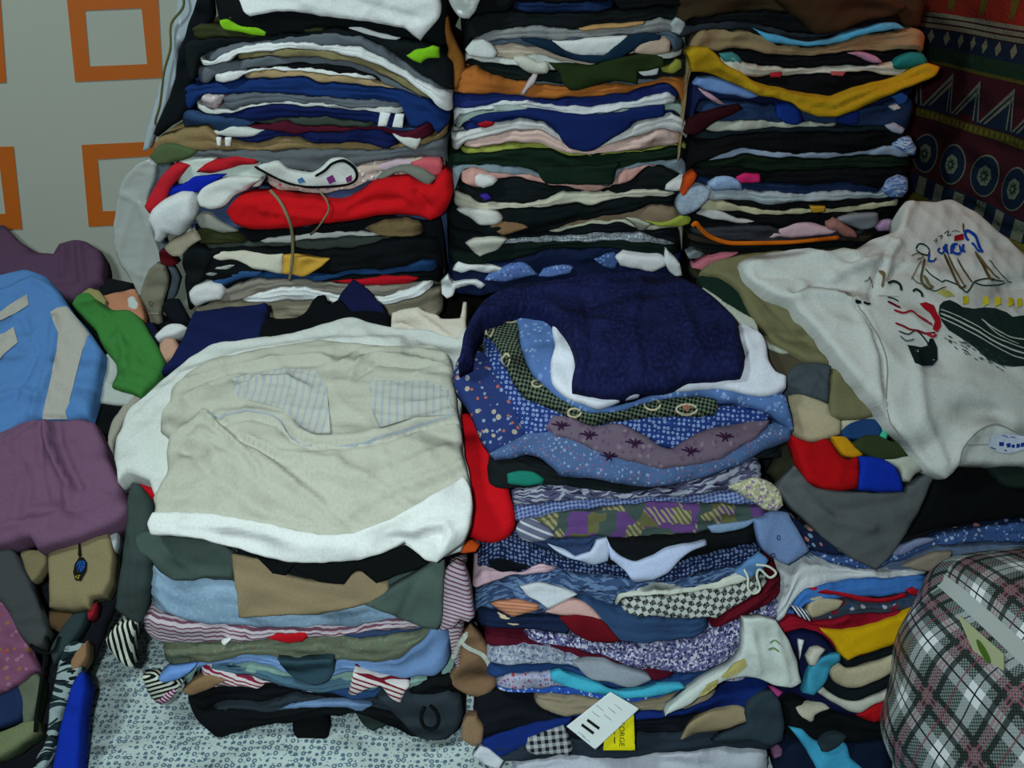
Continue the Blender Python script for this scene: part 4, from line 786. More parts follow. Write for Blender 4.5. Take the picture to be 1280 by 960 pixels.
# ---------------------------------------------------------------- front middle pile of printed blouses
FM = Profile([(1.28, -.475), (1.03, -.545), (.95, -.625), (.765, -.955)], fan=.15)
TRIM.append(FM); GM_ = 'folded clothes in the front middle pile'; WM = 'in the front middle pile'
Md = load(FM, WM, GM_, '''
B|K2|folded_garment|black garment under the flowered blouses||606,572 640,570 690,590 780,606 830,610 900,592 960,566 985,556
B|l:4c4c68,9498a8,24243c,14|blouse|violet and white leaf print blouse||640,612 680,607 720,612 770,618 830,612 880,598 930,576 956,572
B|c:34427c,8090b4,5|folded_shirt|blue check shirt under leaf print||636,634 680,628 740,624 800,624 860,620 930,610 962,604
B|b:5c5a3c,5a3c72,3c4a48,20|blouse|patchwork print blouse in olive and purple||642,654 700,640 760,634 820,627 900,630 965,632
B|2c3c60|folded_shirt|dark blue shirt with pale edges||645,672 690,674 730,672 760,672 790,684
B|K|folded_garment|black garment behind the pointed white collar||740,678 790,674 830,674 885,664 930,654 950,650
B|d:141e3c,6878a0,5|blouse|navy blouse with tiny white flowers||594,690 620,668 650,676 700,694 760,704 800,712 850,702 900,688 958,678
B|c8a8b4|folded_garment|pale pink garment edge at the left||590,726 602,712 650,716 676,704 700,712
B|l:34486c,5c7498,24304c,12|blouse|mid blue blouse with mottled print||592,738 640,720 700,714 760,720 820,728 880,716 940,702
B|c8ccc0|folded_garment|white garment with a long ribbon edge|.5|770,742 800,740 850,736 900,728 930,714 958,704
B|h:b0b4b0,10181c,6.5|folded_shirt|black and white houndstooth garment|.3|776,748 850,742 900,738 940,724 966,714
B|14203c|folded_garment|dark navy garment at the left edge||594,762 620,764 660,770 720,770 780,782
B|2c4468|folded_garment|plain steel blue garment hanging in a deep curve|.6|716,744 745,750 770,766 800,772 850,774 890,772
B|5c0c1c|folded_garment|maroon garment at the right||890,776 910,764 940,748 965,730 982,714
B|k:60608a,b4b4c8,302c50,2.4|blouse|purple blouse with dense white speckles||652,786 690,790 740,800 800,804 860,800 890,790 930,770 985,744
B|4c0c20|folded_garment|maroon knit showing in a thin curve||604,792 660,800 720,812 758,822 800,842 850,842
B|k:848ca0,a8acb8,5c6480,2.5|folded_garment|silver grey crinkled garment||606,808 650,808 690,812 720,822 780,848 830,852
B|203c6c|folded_garment|deep blue plain garment||606,832 650,830 710,832 760,846 820,850 880,840 930,818 960,806
B|f:b0b0c8,9c3c50,3c5cb0,7c7cb0,6|blouse|multicoloured tiny flower blouse||618,850 640,842 690,842 730,856 800,862 860,858 900,846 940,830
B|f:2c58b8,c8d4e8,1c3c90,88a8dc,8|blouse|royal blue and white print blouse||618,864 650,862 700,858 760,868 800,872 850,864 880,856
B|8c806c|folded_trousers|beige trousers with a straight waist|.3|668,868 700,868 740,872 790,880 830,872 870,862 900,852
B|10286c|folded_garment|bright royal blue garment||600,918 630,908 680,898 740,892 800,890 860,888 900,868 940,858 966,852
B|10141c|folded_garment|black garment behind the price tag||590,900 620,890 650,880 690,892 740,902 800,902 860,896 940,886 972,876
B|26303c|folded_jeans|charcoal denim garment||600,934 650,924 700,922 740,926 800,918 860,914 920,912 975,900
B|b8bcc8|folded_shirt|white lilac shirt at the very bottom||640,954 700,946 760,950 830,942 900,936 966,940
''', bottom='592,985 700,990 800,990 900,985 975,975')
Md.update(load(FM, WM, GM_, '''
S|f:26366c,a09888,a05848,7c8ca4,12|blouse|navy blouse with cream and orange flowers at the left|.6,1.6,3,0,1.5|566,476 568,458 574,444 590,436 606,440 622,450 636,474 646,500 654,520 662,540 652,556 628,562 612,566 600,548 590,520 578,500
S|d:1e3470,7c8cb8,6|blouse|blue blouse with tiny white daisies|1.2,1.3,3,0,1|603,420 612,408 626,424 634,450 642,476 656,496 680,504 700,514 730,530 770,524 830,508 900,506 958,506 970,516 950,530 905,534 880,540 860,552 846,560 826,556 808,544 780,534 740,536 700,540 672,546 654,540 640,510 622,470 606,440
S|f:4c6490,7c90b0,8c5468,6078a0,6|blouse|light blue blouse with tiny flowers, curved front layer|1.0,1.6,3,0,1|612,566 636,552 662,538 682,536 700,542 740,552 780,560 820,570 860,568 900,558 930,545 958,530 976,528 992,536 988,550 960,560 930,578 900,590 860,602 820,609 780,606 740,598 700,596 680,574 660,566 640,572 618,574
S|f:6c5c6c,5c4860,786878,5c4860,14|blouse|mauve blouse with dark purple leaf sprigs|1.7,1.3,3,0,1.2|680,534 692,518 712,520 740,532 772,528 800,540 824,556 842,560 868,542 900,532 940,526 964,524 950,544 925,560 900,574 866,582 826,586 790,578 750,566 716,550 696,544
S|h:0c1414,5c6856,3.4|blouse|black and cream check blouse with cream ring motifs|2.0,1.3,3,0,1|596,412 600,394 616,386 636,384 652,392 650,420 656,446 668,468 686,484 706,498 736,514 776,510 820,498 860,494 895,496 900,508 892,518 860,520 820,520 770,526 740,530 712,520 684,508 656,494 642,476 630,448 616,424
S|f:5474ac,6c88bc,4c689c,8098c4,11|blouse|light blue paisley blouse around the white one|2.4,1.5,3,0,1.5|634,388 650,383 672,384 690,394 698,420 694,450 696,474 712,492 744,508 786,502 830,488 880,480 930,482 966,484 984,494 990,520 994,536 976,526 950,510 905,500 870,494 820,500 780,512 740,516 706,502 682,484 664,462 652,434 648,408
S|d4d8e4|blouse|white blouse showing as a band around the navy top|3.4,1.2,3,0,2|690,396 708,402 718,430 720,456 724,482 760,490 800,482 850,470 885,462 925,458 935,440 925,420 920,405 935,404 955,420 962,448 970,462 984,468 984,484 970,491 948,494 920,488 890,484 850,488 822,484 800,492 775,501 750,510 730,504 708,496 692,480 688,455 694,428 690,410
S|m:0a0f30,1c2250|velvet_top|dark navy velvety top lying on top|4.4,1.8,3,.8,2.6|572,452 580,415 596,384 620,364 650,354 690,350 720,345 760,340 800,338 840,342 872,356 900,376 920,398 926,420 932,450 928,468 900,472 866,474 836,486 800,487 778,496 748,494 716,488 716,470 720,450 713,425 700,404 684,388 664,382 636,383 604,394 594,412 590,440|4:8:800,350 790,410 800,470;-3:8:730,370 740,420 735,470;3:7:640,364 700,360 760,352;4:9:850,380 870,430 860,460
S|187060|folded_garment|small teal patch at the left|.9,.7,2|634,604 634,592 650,588 668,590 680,598 678,605 656,608
S|k:a0a084,c4c0a0,807090,3|handkerchief|cream and yellow floral cloth corner hanging right|1.2,.8,2,0,1.2|910,608 925,602 945,596 966,604 976,616 980,632 972,640 955,636 940,626 925,618
S|s:b4b8c0,5c6078,9,60,.7|folded_shirt|white striped rolled end at the left|1.4,1.4,3,0,1|644,664 650,652 660,648 674,652 690,664 694,672 676,678 658,677 648,672
S|7890b0|folded_garment|pale blue corner above black at the right|1.0,.5,2|884,658 910,654 940,650 948,648 935,658 905,666 890,666
S|b4c0e0|folded_shirt|white collar hanging in a sharp point|2.0,.8,2,0,.8|758,672 764,684 778,696 795,702 815,696 835,686 860,680 883,676 884,682 860,692 848,704 834,717 820,724 800,729 790,726 780,712 764,700
S|b8c4dc|folded_shirt|white cuff twisting left of the pointed collar|1.6,.9,2,0,1.5|684,680 700,686 720,696 738,690 746,676 758,672 764,684 760,702 745,706 725,702 705,696
S|0c1016|folded_garment|black brown lens shape in the blue prints|.9,.7,2|610,702 624,697 644,699 664,708 650,714 628,715 612,709
S|c0c4cc|folded_garment|white satin fold at the left|1.6,.9,2,0,2|650,734 668,729 690,732 710,738 722,744 706,752 694,758 685,762 672,752 658,744
S|c49c98|folded_garment|dusty pink fold beside white satin|1.3,.8,2,0,1.2|682,766 700,752 712,748 728,752 742,762 754,776 740,774 718,769 700,770
S|640c18|folded_garment|deep red fold under pink|1.4,.8,2,0,1|699,772 715,768 735,768 756,778 766,790 777,802 757,804 735,802 715,790
S|s:c08468,a06850,4,85,.5|knit_top|peach ribbed knit fold|1.1,1.0,2,0,.6|612,754 630,751 655,752 674,756 674,763 656,768 640,772 626,765
S|c4b494|folded_garment|camel patch under peach knit|.8,.5,2|622,766 640,772 652,780 640,782 628,776
S|c8d0cc|handkerchief|white embroidered cloth draped over the right edge|2.6,.8,2,0,2|930,774 950,772 970,776 984,796 996,824 1003,854 990,860 968,857 946,848 925,848 905,852 885,862 865,880 848,888 838,892 832,896 836,886 852,872 872,856 892,844 912,834 926,820 930,800|3:5:940,790 950,840;3:5:970,790 985,850
S|40a8c4|t_shirt|turquoise strip curving through the middle|1.5,.8,2,0,.8|688,842 700,839 725,848 750,856 775,864 800,862 830,856 852,855 858,860 835,868 800,873 770,873 735,866 705,858 690,852
S|8c94a0|lace_top|grey lace top fold hanging down|1.9,.7,2,0,1.5|716,828 735,825 755,826 775,834 795,840 812,846 815,850 800,857 784,860 764,854 740,850 726,838
S|10286c|folded_garment|royal blue fold left of the price tag|.7,.7,2|600,926 640,912 680,902 716,896 712,905 685,918 650,936 625,948 606,940
S|c:a8acb0,181c20,9|folded_shirt|black and white gingham cloth|1.3,.8,2,0,1|656,938 660,924 680,916 704,908 712,920 716,938 712,946 690,943 670,944
S|948468|folded_garment|beige flap with a white edge at the right|1.3,.7,2,0,1|850,926 862,906 878,894 900,886 925,884 940,892 938,900 920,908 900,914 870,918
S|2c3a44|lace_top|dark grey mesh garment hanging at the right edge|1.8,1.0,2,0,1.5|932,892 936,878 950,868 966,864 976,878 982,905 980,926 964,934 940,926 915,930 890,928 905,918 935,908
S|c8ccd4|folded_garment|small white flap at lower left|1.2,.6,2|590,946 600,934 612,938 630,952 624,962 610,958
S|806850|belt|brown belt end with a brass buckle|1.0,1.2,2,0,1|576,924 578,905 584,896 596,896 604,912 602,930 590,934
S|c04890|folded_garment|pink sliver at the right edge|.6,.6,2|958,862 968,860 980,866 972,874 962,870
S|6c84b0|folded_shirt|pale denim shirt collar with buttons at the right|1.6,.9,2.5,0,1.6|944,650 958,646 964,640 986,641 992,652 1002,668 1013,688 1000,698 984,707 970,700 956,690 948,672
S|5c86b8|folded_garment|light blue flap left of the denim collar|1.0,.6,2|920,716 936,700 950,690 962,700 955,712 935,724
'''))
k = 'black and cream check blouse with cream ring motifs'; S_ = Md[k]; cm = mat('b4a88c')
def ring(cx, cy, rx, ry, wd): 
    t = np.linspace(0, 2*math.pi*.94, 22); q = np.stack([cx + rx*np.cos(t), cy + ry*np.sin(t)], 1); return stroke_poly(q, wd, False)
prints(S_, 'ring_motifs', [(cm, ring(638, 399, 10, 5.5, 2.2)), (cm, ring(612, 412, 5, 7, 2.2)), (cm, ring(632, 450, 5, 7, 2.2)), (cm, ring(672, 480, 7, 4, 2.2)), (cm, ring(815, 506, 10, 7, 2.4)), (cm, ring(858, 512, 13, 6, 2.4)), (cm, ring(718, 516, 8, 5, 2.4)), (mat('8c5c4c'), pts('852,509 858,506 864,510 858,515'))], S_.o, .8, 'cream ring motifs')
k = 'mauve blouse with dark purple leaf sprigs'; S_ = Md[k]; pm = mat('2c1230'); it = []
for cx, cy in ((735, 546), (792, 556), (862, 566), (905, 548), (760, 572), (700, 534)):
    for an in (-150, -115, -80, -45, -15, 60, 110):
        L = 13 if an < 0 else 8; ex, ey = cx + L*math.cos(math.radians(an)), cy + L*.6*math.sin(math.radians(an)); it.append((pm, stroke_poly([(cx, cy), ((cx+ex)/2+1, (cy+ey)/2-1), (ex, ey)], 2.6)))
prints(S_, 'leaf_sprigs', it, S_.o, .7)
k = 'pale denim shirt collar with buttons at the right'; S_ = Md[k]; prints(S_, 'buttons', [(mat('24304c'), ring(966, 694, 2.4, 2.4, 1.4)), (mat('24304c'), ring(973, 672, 2, 2.5, 1.2))], S_.o, 1)
k = 'white embroidered cloth draped over the right edge'; S_ = Md[k]
prints(S_, 'embroidery', [(mat('6c8c60'), stroke_poly(catmull([(962,804),(968,800),(974,804)]), 2)), (mat('6c8c60'), stroke_poly(catmull([(960,812),(967,810),(973,814)]), 2.4)), (mat('b0a468'), pts('918,828 930,822 934,832 922,842 908,848 900,846')), (mat('b0a468'), pts('884,854 898,848 896,858 882,868 872,872'))], S_.o, .6, 'green and gold embroidery')
tube_px(FM, 'ribbon', [(930,712),(935,722),(935,735),(942,742),(950,736),(946,720),(950,712),(962,722),(970,716),(960,708),(945,706)], [1.8,2.4,2.6,2.7,2.7,2.6,2.6,2.6,2.5,2.3,2.0], .0015, mat('c8ccc0'))
tag(bpy.data.objects['ribbon'], 'thin white ribbon tied in a loop at the right of the front middle pile', 'ribbon')
# price tags
card = simple('tag_card', 'd4dcdc', .5, .3); ycard = simple('yellow_card', 'dcd200', .5, .3); ink = simple('ink', '10140c', .6, .2); gink = simple('pale_ink', '9aa4a8', .6, .2)
T1 = sheet(FM, 'W', 'price_tag', pts('708,908 763,865 799,886 744,937'), off=4.6, th=.05, depth=.05, fold=.3, jit=0, m=card)
tag(T1.o, 'white cardboard price tag with two black bars, hanging from the beige trousers', 'price tag')
prints(T1, 'printed_bars', [(ink, pts('735,898 750,909 748,912 733,901')), (ink, pts('728,904 743,915 741,918 726,907'))] + [(gink, stroke_poly([(a, b), (a+9, b+7)], 1.1, False)) for a, b in ((745,881),(740,889),(760,884),(755,893),(768,880),(722,914),(728,920))], T1.o, .3, 'black printed bars')
T2 = sheet(FM, 'Y', 'price_tag', pts('754,938 757,902 760,890 792,886 794,938'), off=4.0, th=.05, depth=.05, fold=.3, jit=0, m=ycard)
tag(T2.o, 'bright yellow tag with black lettering down its middle, behind the white tag', 'price tag')
def text_on(S, body, cx, cy, hpx, rot, m, parent, name='lettering', sx=1.0):
    cu = bpy.data.curves.new('t', 'FONT'); cu.body = body; cu.align_x = 'CENTER'; cu.align_y = 'CENTER'; ob = bpy.data.objects.new('t', cu); COL.objects.link(ob)
    me = bpy.data.meshes.new_from_object(ob.evaluated_get(bpy.context.evaluated_depsgraph_get())); v = np.array([q.co[:2] for q in me.vertices]); fc = [list(p.vertices) for p in me.polygons]; bpy.data.objects.remove(ob); bpy.data.meshes.remove(me)
    c, s = math.cos(math.radians(rot)), math.sin(math.radians(rot)); X = v[:, 0]*hpx*sx; Y = -v[:, 1]*hpx; px = cx + X*c - Y*s; py = cy + X*s + Y*c
    a, b = S.F.ab(px, py, np.full(len(px), S.off + S.th)); return link(name, S.F.pos(a, b, S.height(a, b) + .0004), fc, m, None, parent, smooth=False)
text_on(T2, 'GEORGE', 777, 914, 9.0, 90, ink, T2.o, sx=1.1); text_on(T2, 'CLASSIC', 769, 920, 3.6, 90, ink, T2.o, sx=1.1) if False else None
prints(T2, 'small_print', [(ink, stroke_poly([(768, 907), (768, 918)], 1.2, False)), (ink, stroke_poly([(768, 921), (768, 929)], 1.2, False))], T2.o, .4)
# ---------------------------------------------------------------- right pile: t-shirt, trousers, coloured knitwear
FR = Profile([(1.30, -.36), (1.0, -.585), (.94, -.66), (.765, -.955)], fan=.2)
TRIM.append(FR); GR = 'clothes in the front right pile'; WR = 'in the front right pile'
Rt = load(FR, WR, GR, '''
B|K2|folded_garment|black garment under the grey pointed cloth||975,610 1010,600 1100,600 1180,584 1320,582
B|f:14203c,a87068,44684c,6c84a0,14|blouse|navy blouse with red and green flowers||976,628 1000,650 1040,676 1085,700 1130,680 1180,664 1250,650 1320,648
B|f:3c5890,a4b4d0,283c6c,8098c4,7|blouse|blue white print blouse behind the plaid bag||985,660 1010,690 1060,694 1120,690 1170,670 1230,656 1320,654
B|5c6c88|folded_jeans|faded blue jeans curving behind the plaid bag||995,676 1040,706 1090,712 1130,700 1170,682 1210,680 1310,676
B|c8ccd0|folded_shirt|white shirt folded over the blue striped knit|.4|960,780 972,760 988,728 1000,700 1030,706 1070,712 1120,714 1168,714
B|3c70b8|sweater|sky blue knit with red stripes||982,762 1004,738 1040,728 1090,724 1130,722 1172,717
B|f:3c4858,801c34,a0a4b0,203c68,16|sweater|dark grey and red striped knit||1000,756 1030,750 1080,748 1120,744 1168,738
B|8c1024|sweater|maroon knit above the yellow one||964,786 990,770 1010,776 1040,776 1080,768 1120,764 1158,758
B|10153c|t_shirt|dark navy t-shirt beside the white embroidered cloth||974,800 1000,786 1026,790 1044,812 1056,826 1090,824 1130,812 1166,806
B|K|folded_garment|black garment at the lower right||980,868 1010,878 1040,890 1070,900 1100,904 1142,906
B|0c1a30|folded_garment|very dark navy garment at the bottom right||972,924 1010,930 1060,930 1140,920
''', bottom='970,985 1020,990 1080,990 1122,985')
Rt.update(load(FR, WR, GR, '''
S|2a2c1e|folded_garment|dark drab garment under the red knit|-.6,1.4,4|960,590 975,560 1000,540 1050,520 1120,530 1170,560 1180,590 1120,610 1040,612 980,606
S|20262c|folded_garment|near black garment filling under the khaki trousers|-2.5,1.5,4|880,352 920,330 1000,320 1100,330 1180,400 1200,560 1060,560 1000,540 960,480 920,420
S|b4b8bc|blouse|thin white garment beside the navy top|.2,1.0,3,0,2|918,404 930,400 944,420 956,442 968,466 984,480 980,488 950,484 934,470 932,450
S|4c4638|folded_trousers|brown grey garment between white and khaki|.6,1.0,3,0,1.5|922,398 940,412 960,428 990,442 1014,452 1000,464 984,478 968,466 955,444 938,424
S|10241c|folded_garment|dark green cloth at the back corner|.6,1.0,3,0,1.5|872,346 890,338 912,346 926,360 936,380 948,400 940,402 920,388 898,376 882,364
S|a8aca0|folded_garment|pale grey piped edge running diagonally|1.2,.5,2|872,366 880,358 893,368 914,382 944,400 950,416 966,430 992,440 980,442 956,432 934,412 914,394 890,380
S|6e6a4c|folded_trousers|khaki trousers leg lying diagonally|1.5,1.2,3,0,2|876,338 884,330 905,322 935,316 980,312 1000,330 990,360 1000,390 1030,420 1052,448 1076,486 1098,520 1068,524 1038,522 1036,480 1040,456 1016,453 990,440 968,426 950,404 936,386 924,362 904,346 886,342|-3:6:930,340 960,380 1000,420 1040,450;3:8:1000,410 1050,470
S|414a50|folded_trousers|slate garment with a looping seam|1.8,1.0,3,0,2.5|980,482 986,464 996,456 1014,452 1040,455 1038,480 1036,502 1018,496 1000,492 988,490|4:4:1010,490 1022,470 1032,484 1036,460;-3:4:990,480 1004,472
S|a89c80|sweater|beige knit below the slate garment|1.2,1.3,3,0,2|984,494 1000,490 1020,497 1037,504 1040,516 1053,526 1052,542 1036,548 1014,552 998,544 988,536 990,516|3:4:1000,505 1030,515
S|b4b09c|folded_garment|cream rounded garment above the dark blue patch|1.0,.8,3|1050,526 1070,520 1094,518 1102,522 1090,528 1066,532 1053,538
S|1c3c6c|folded_garment|dark blue patch under the khaki trousers|1.3,.8,3|1051,540 1064,528 1085,523 1101,522 1104,540 1095,548 1075,549 1058,548
S|3cb088|folded_garment|mint green sliver by the t-shirt edge|1.4,.6,2|1100,524 1108,530 1112,540 1108,551 1100,548
S|2f3a20|folded_garment|olive green fold with a yellow edge|1.6,.9,3,0,1.2|1062,556 1078,545 1098,543 1112,550 1128,552 1140,570 1120,574 1100,576 1086,570 1072,562
S|c08810|folded_garment|golden yellow patch between red and olive|1.6,.6,2|1040,545 1056,546 1066,554 1080,568 1066,572 1054,568
S|a80810|sweater|bright red fleece piece with a curved hem|2.0,1.2,3,0,1.8|986,540 1000,547 1016,552 1034,548 1042,554 1050,568 1060,574 1074,570 1076,590 1073,612 1050,613 1030,611 1012,602 1000,580
S|0c2ca0|sweater|royal blue fleece piece beside the red one|1.9,1.2,3,0,1.5|1075,570 1090,570 1106,574 1120,582 1128,598 1131,614 1100,615 1072,612 1074,590
S|b0b4a8|folded_garment|crumpled white tissue-like cloth|2.2,.8,2,0,2.5|1108,574 1124,572 1140,570 1150,578 1156,588 1146,592 1138,603 1130,600 1126,586
S|54585a|folded_trousers|grey cloth hanging down in a large point|1.4,.9,2.5,0,1.6|972,610 982,594 994,582 1006,596 1020,608 1050,613 1090,615 1131,615 1138,605 1156,592 1172,590 1160,616 1146,646 1130,672 1116,694 1096,713 1076,704 1050,688 1020,664 998,642 982,626|4:8:1000,610 1040,650 1090,660;-3:8:1010,625 1060,640 1130,625
S|06090b|folded_garment|black garment beside the grey point under the t-shirt|.8,1.2,4,0,2|1150,640 1164,606 1172,590 1190,582 1230,580 1320,582 1330,640 1250,650 1200,656 1160,664 1132,672
S|1c2a26|folded_garment|dark green fold under the t-shirt at the right|2.0,.9,3|1230,580 1270,580 1330,582 1330,606 1290,612 1256,606
S|7c84a8|folded_garment|pinkish grey fold near the blue prints|1.0,.6,2|1112,692 1130,680 1160,672 1172,674 1150,684 1126,694
S|887c70|folded_garment|tan grey fold behind the plaid bag|1.1,.8,2.5,0,1.5|1130,708 1150,698 1172,690 1192,690 1186,706 1170,714 1150,714
S|a41424|folded_garment|red stripe end on sky blue|1.4,.4,1.5|1134,738 1142,734 1152,740 1146,745 1137,743
S|a41424|folded_garment|long red stripe across the sky blue knit|1.4,.4,1.5|1014,737 1020,735 1050,740 1090,748 1110,747 1130,742 1136,746 1110,753 1085,753 1050,746 1020,741
S|b0a488|folded_garment|beige patch inside the dark striped knit|1.4,.7,2|1010,764 1014,748 1026,745 1048,750 1056,752 1046,762 1028,770 1016,773
S|s:c8ccd0,141c40,3.5,30,.5|sweater|navy and white striped ribbed cuff|1.6,.7,2|986,756 996,758 1010,764 1016,778 1008,776 996,768
S|c89c08|sweater|mustard yellow knit with a pointed front|1.7,1.0,3,0,1.5|1026,786 1060,787 1092,781 1120,771 1142,761 1160,757 1160,784 1146,792 1132,802 1100,812 1078,819 1060,826 1053,820 1042,803
S|10181c|folded_garment|thin black chevron under the yellow knit|1.2,.8,3|1050,818 1060,825 1100,812 1132,801 1160,790 1160,800 1130,812 1100,824 1066,834 1056,834
S|b8ac90|sweater|cream garment with orange tint|1.3,.9,3,0,1.5|1034,836 1046,826 1058,835 1066,836 1100,826 1130,812 1160,800 1158,820 1126,836 1100,850 1074,860 1060,861 1042,852
S|10181c|folded_garment|thick black chevron under the cream garment|1.1,.9,3,0,1|1026,856 1034,848 1046,853 1062,862 1074,861 1100,850 1126,836 1156,822 1154,840 1124,855 1092,869 1066,877 1044,870
S|c4c4b8|sweater|white chevron stripe garment|1.0,.9,3,0,1.2|1018,862 1028,858 1045,870 1066,877 1092,869 1124,855 1154,840 1152,856 1124,869 1092,882 1076,892 1062,890 1040,878
S|a81018|folded_garment|red corner at the edge of the bag|1.0,.8,3|1070,894 1078,890 1092,882 1124,869 1150,858 1148,876 1120,888 1106,898 1094,904 1080,900
S|3c94b4|t_shirt|light blue sleeve twisting down|1.7,1.0,2,0,1.5|1012,838 1020,828 1034,820 1052,818 1052,826 1040,836 1034,850 1026,862 1018,870 1004,868 1008,852
S|c4c0b4|folded_garment|white rounded label end above the blue sleeve|1.9,.8,2|1010,822 1016,812 1026,809 1034,812 1026,822 1020,834 1012,832
S|W|folded_garment|white thin stripe on the navy t-shirt|1.2,.3,1|999,800 1005,801 1002,818 1000,825 999,812
S|b8b4a0|folded_garment|cream corner above black at the bottom right|1.2,.9,2|994,884 1004,880 1030,880 1040,886 1028,890 1020,894 1016,904 1002,898
S|40a0c8|t_shirt|sky blue garment with a dark curl at the bottom|1.4,1.0,3,0,1.5|988,910 1004,912 1016,924 1034,934 1050,924 1060,932 1064,948 1080,962 1096,985 1030,985 1020,960 1006,934
S|26343c|folded_garment|dark curled cuff lying on sky blue|2.2,.7,2|1024,932 1032,922 1048,918 1060,922 1050,932 1036,940 1028,940
S|7c5474|folded_garment|purple pink curl at the lower left|.8,.9,2|966,938 972,932 980,936 978,946 970,950
'''))
# big white t-shirt
tee = sheet(FR, 'c3c7c4', 't_shirt', pts('926,324 940,319 975,314 1010,312 1036,316 1052,312 1066,316 1086,304 1104,296 1118,290 1124,278 1124,262 1132,251 1150,250 1170,250 1190,247 1206,254 1224,264 1250,288 1285,318 1300,330 1304,400 1304,584 1280,582 1240,582 1200,581 1192,592 1184,598 1166,590 1150,574 1130,550 1108,524 1086,496 1060,466 1038,438 1015,410 998,392 990,378 970,370 950,358 934,344'),
   off=2.4, th=1.3, depth=2.0, dome=2.5, fold=2.0, grid=6.0, creases=[(a, w_, pts(q)) for a, w_, q in ((7, 9, '990,376 1010,366 1040,372 1064,380'), (-5, 6, '992,366 1020,360 1060,366'), (6, 9, '940,330 1000,325 1070,322 1110,305'), (5, 8, '1100,360 1110,320 1130,270 1140,255'), (-5, 6, '1085,380 1100,330 1122,290'), (-4, 4, '1062,376 1082,410 1098,450 1104,500 1112,530'), (5, 12, '1075,400 1090,450 1095,500'),
   (5, 9, '1040,350 1090,330 1120,310'), (-3, 4, '1055,376 1100,360 1130,330'), (4, 10, '1140,450 1150,520 1180,580'), (4, 8, '1196,580 1200,560 1216,540 1240,532 1262,540 1285,552'), (5, 8, '1010,318 1060,340 1100,330'), (-3, 6, '950,345 1000,348 1060,350'))])
tag(tee.o, 'large white t-shirt with a printed ship scene draped over the right pile', 't-shirt')
def st(q, wd, c, k=5): return (mat(c), stroke_poly(catmull(pts(q), k), wd))
it = [st('1204,293 1208,290 1213,293 1218,300 1223,313 1226,318', 4.2, '123c9c'), st('1204,293 1206,300 1209,303', 3.6, '123c9c'), st('1212,306 1217,313 1222,318', 3.0, '123c9c'),
      st('1202,308 1200,316 1203,319', 3.4, '123c9c'), st('1196,310 1198,318 1202,316', 2.6, '123c9c'), st('1194,309 1187,311 1186,319 1192,322 1198,320', 3.4, '123c9c'), st('1190,311 1184,322', 3.0, '123c9c'), st('1181,310 1176,315 1182,322', 3.2, '123c9c'), st('1178,309 1181,323', 3, '123c9c'),
      st('1172,314 1169,318 1173,322 1177,318', 2.6, '123c9c'), st('1158,322 1157,330 1162,332', 2.8, '2850a8'), st('1155,331 1162,332 1166,328', 2.4, '2850a8'),
      (mat('8c1020'), pts('1190,299 1202,294 1203,302 1189,306')), st('1193,299 1196,303 1199,297', 1.1, 'c8a8a8'),
      st('1203,280 1203,293', 2.2, '54402c')]
it += [st('1164,306 1168,303 1166,309', 1.0, '3c4c48'), st('1170,300 1175,298 1173,303', 1.2, '3c4c48'), st('1177,296 1182,293 1181,299 1186,297', 1.3, '3c4c48'), st('1187,293 1192,291 1198,292', 1.1, '3c4c48')]
it += [st('1141,317 1144,311 1149,310 1155,313 1158,318', 2.0, '14241f'), st('1158,318 1156,324 1149,323 1144,321 1141,318', 2.0, '14241f'), st('1135,325 1144,322 1150,326 1142,330', 1.4, '6c604c'),
       st('1152,328 1149,342 1146,356 1152,366 1160,368', 3.0, '5c5238'), st('1148,330 1140,344 1134,356', 1.6, '7c745c'), st('1150,350 1156,362 1162,366', 4, '6c6448'),
       st('1176,322 1184,340 1190,356 1196,366 1203,362', 3.2, '5c4c30'), st('1181,323 1190,344 1200,362', 2.6, '6e6040'), st('1192,328 1202,345 1211,358', 2.4, '5c4c30'),
       st('1216,318 1226,335 1233,352 1240,354', 4.0, '5c4c30'), st('1221,322 1236,344 1247,352', 2.8, '6e6040'), st('1233,328 1244,340 1256,354 1262,356', 1.5, '3c4430'),
       st('1152,341 1160,350 1172,358 1178,356 1192,362 1202,371 1208,366 1214,357 1226,353 1240,354 1252,355', 1.8, '1c3028'), st('1214,358 1226,361 1240,361 1254,357', 1.8, '1c3028'), st('1150,362 1162,370 1178,364', 1.4, '2c3c30'), st('1134,352 1142,360 1152,362', 1.2, '3c4430')]
for q in ('1166,372 1174,368 1182,370 1188,376 1178,378', ): it.append((mat('b0ac58'), pts(q)))
for x_ in (1202, 1228, 1243, 1260, 1272): it.append((mat('c0b824'), pts(f'{x_-3.5},{376} {x_+3},{375} {x_+4},{384} {x_-4},{388}')))
it.append((mat('182a28'), pts('1169,388 1174,383 1182,381 1190,385 1198,390 1212,392 1226,389 1240,390 1254,395 1262,400 1275,398 1290,401 1298,404 1298,462 1280,460 1262,462 1246,460 1228,452 1212,440 1196,428 1180,418 1172,408 1168,398')))
pr1 = prints(tee, 'ship_print', it, tee.o, .7, 'printed ship, blue lettering and dark sea')
it = [st(f'1170,{398+d} 1190,{406+d*1.1:.0f} 1215,{418+d*1.2:.0f} 1240,{432+d*1.3:.0f} 1262,{441+d*1.3:.0f} 1290,{448+d*1.3:.0f}', wd, 'b4bcb8') for d, wd in ((0, 2.0), (5, 1.4), (-5, 1.2))] + [st('1222,404 1236,414 1256,424 1280,428', 1.6, 'a8b0ac'), st('1226,408 1246,424 1270,433', 1.1, 'a8b0ac')]
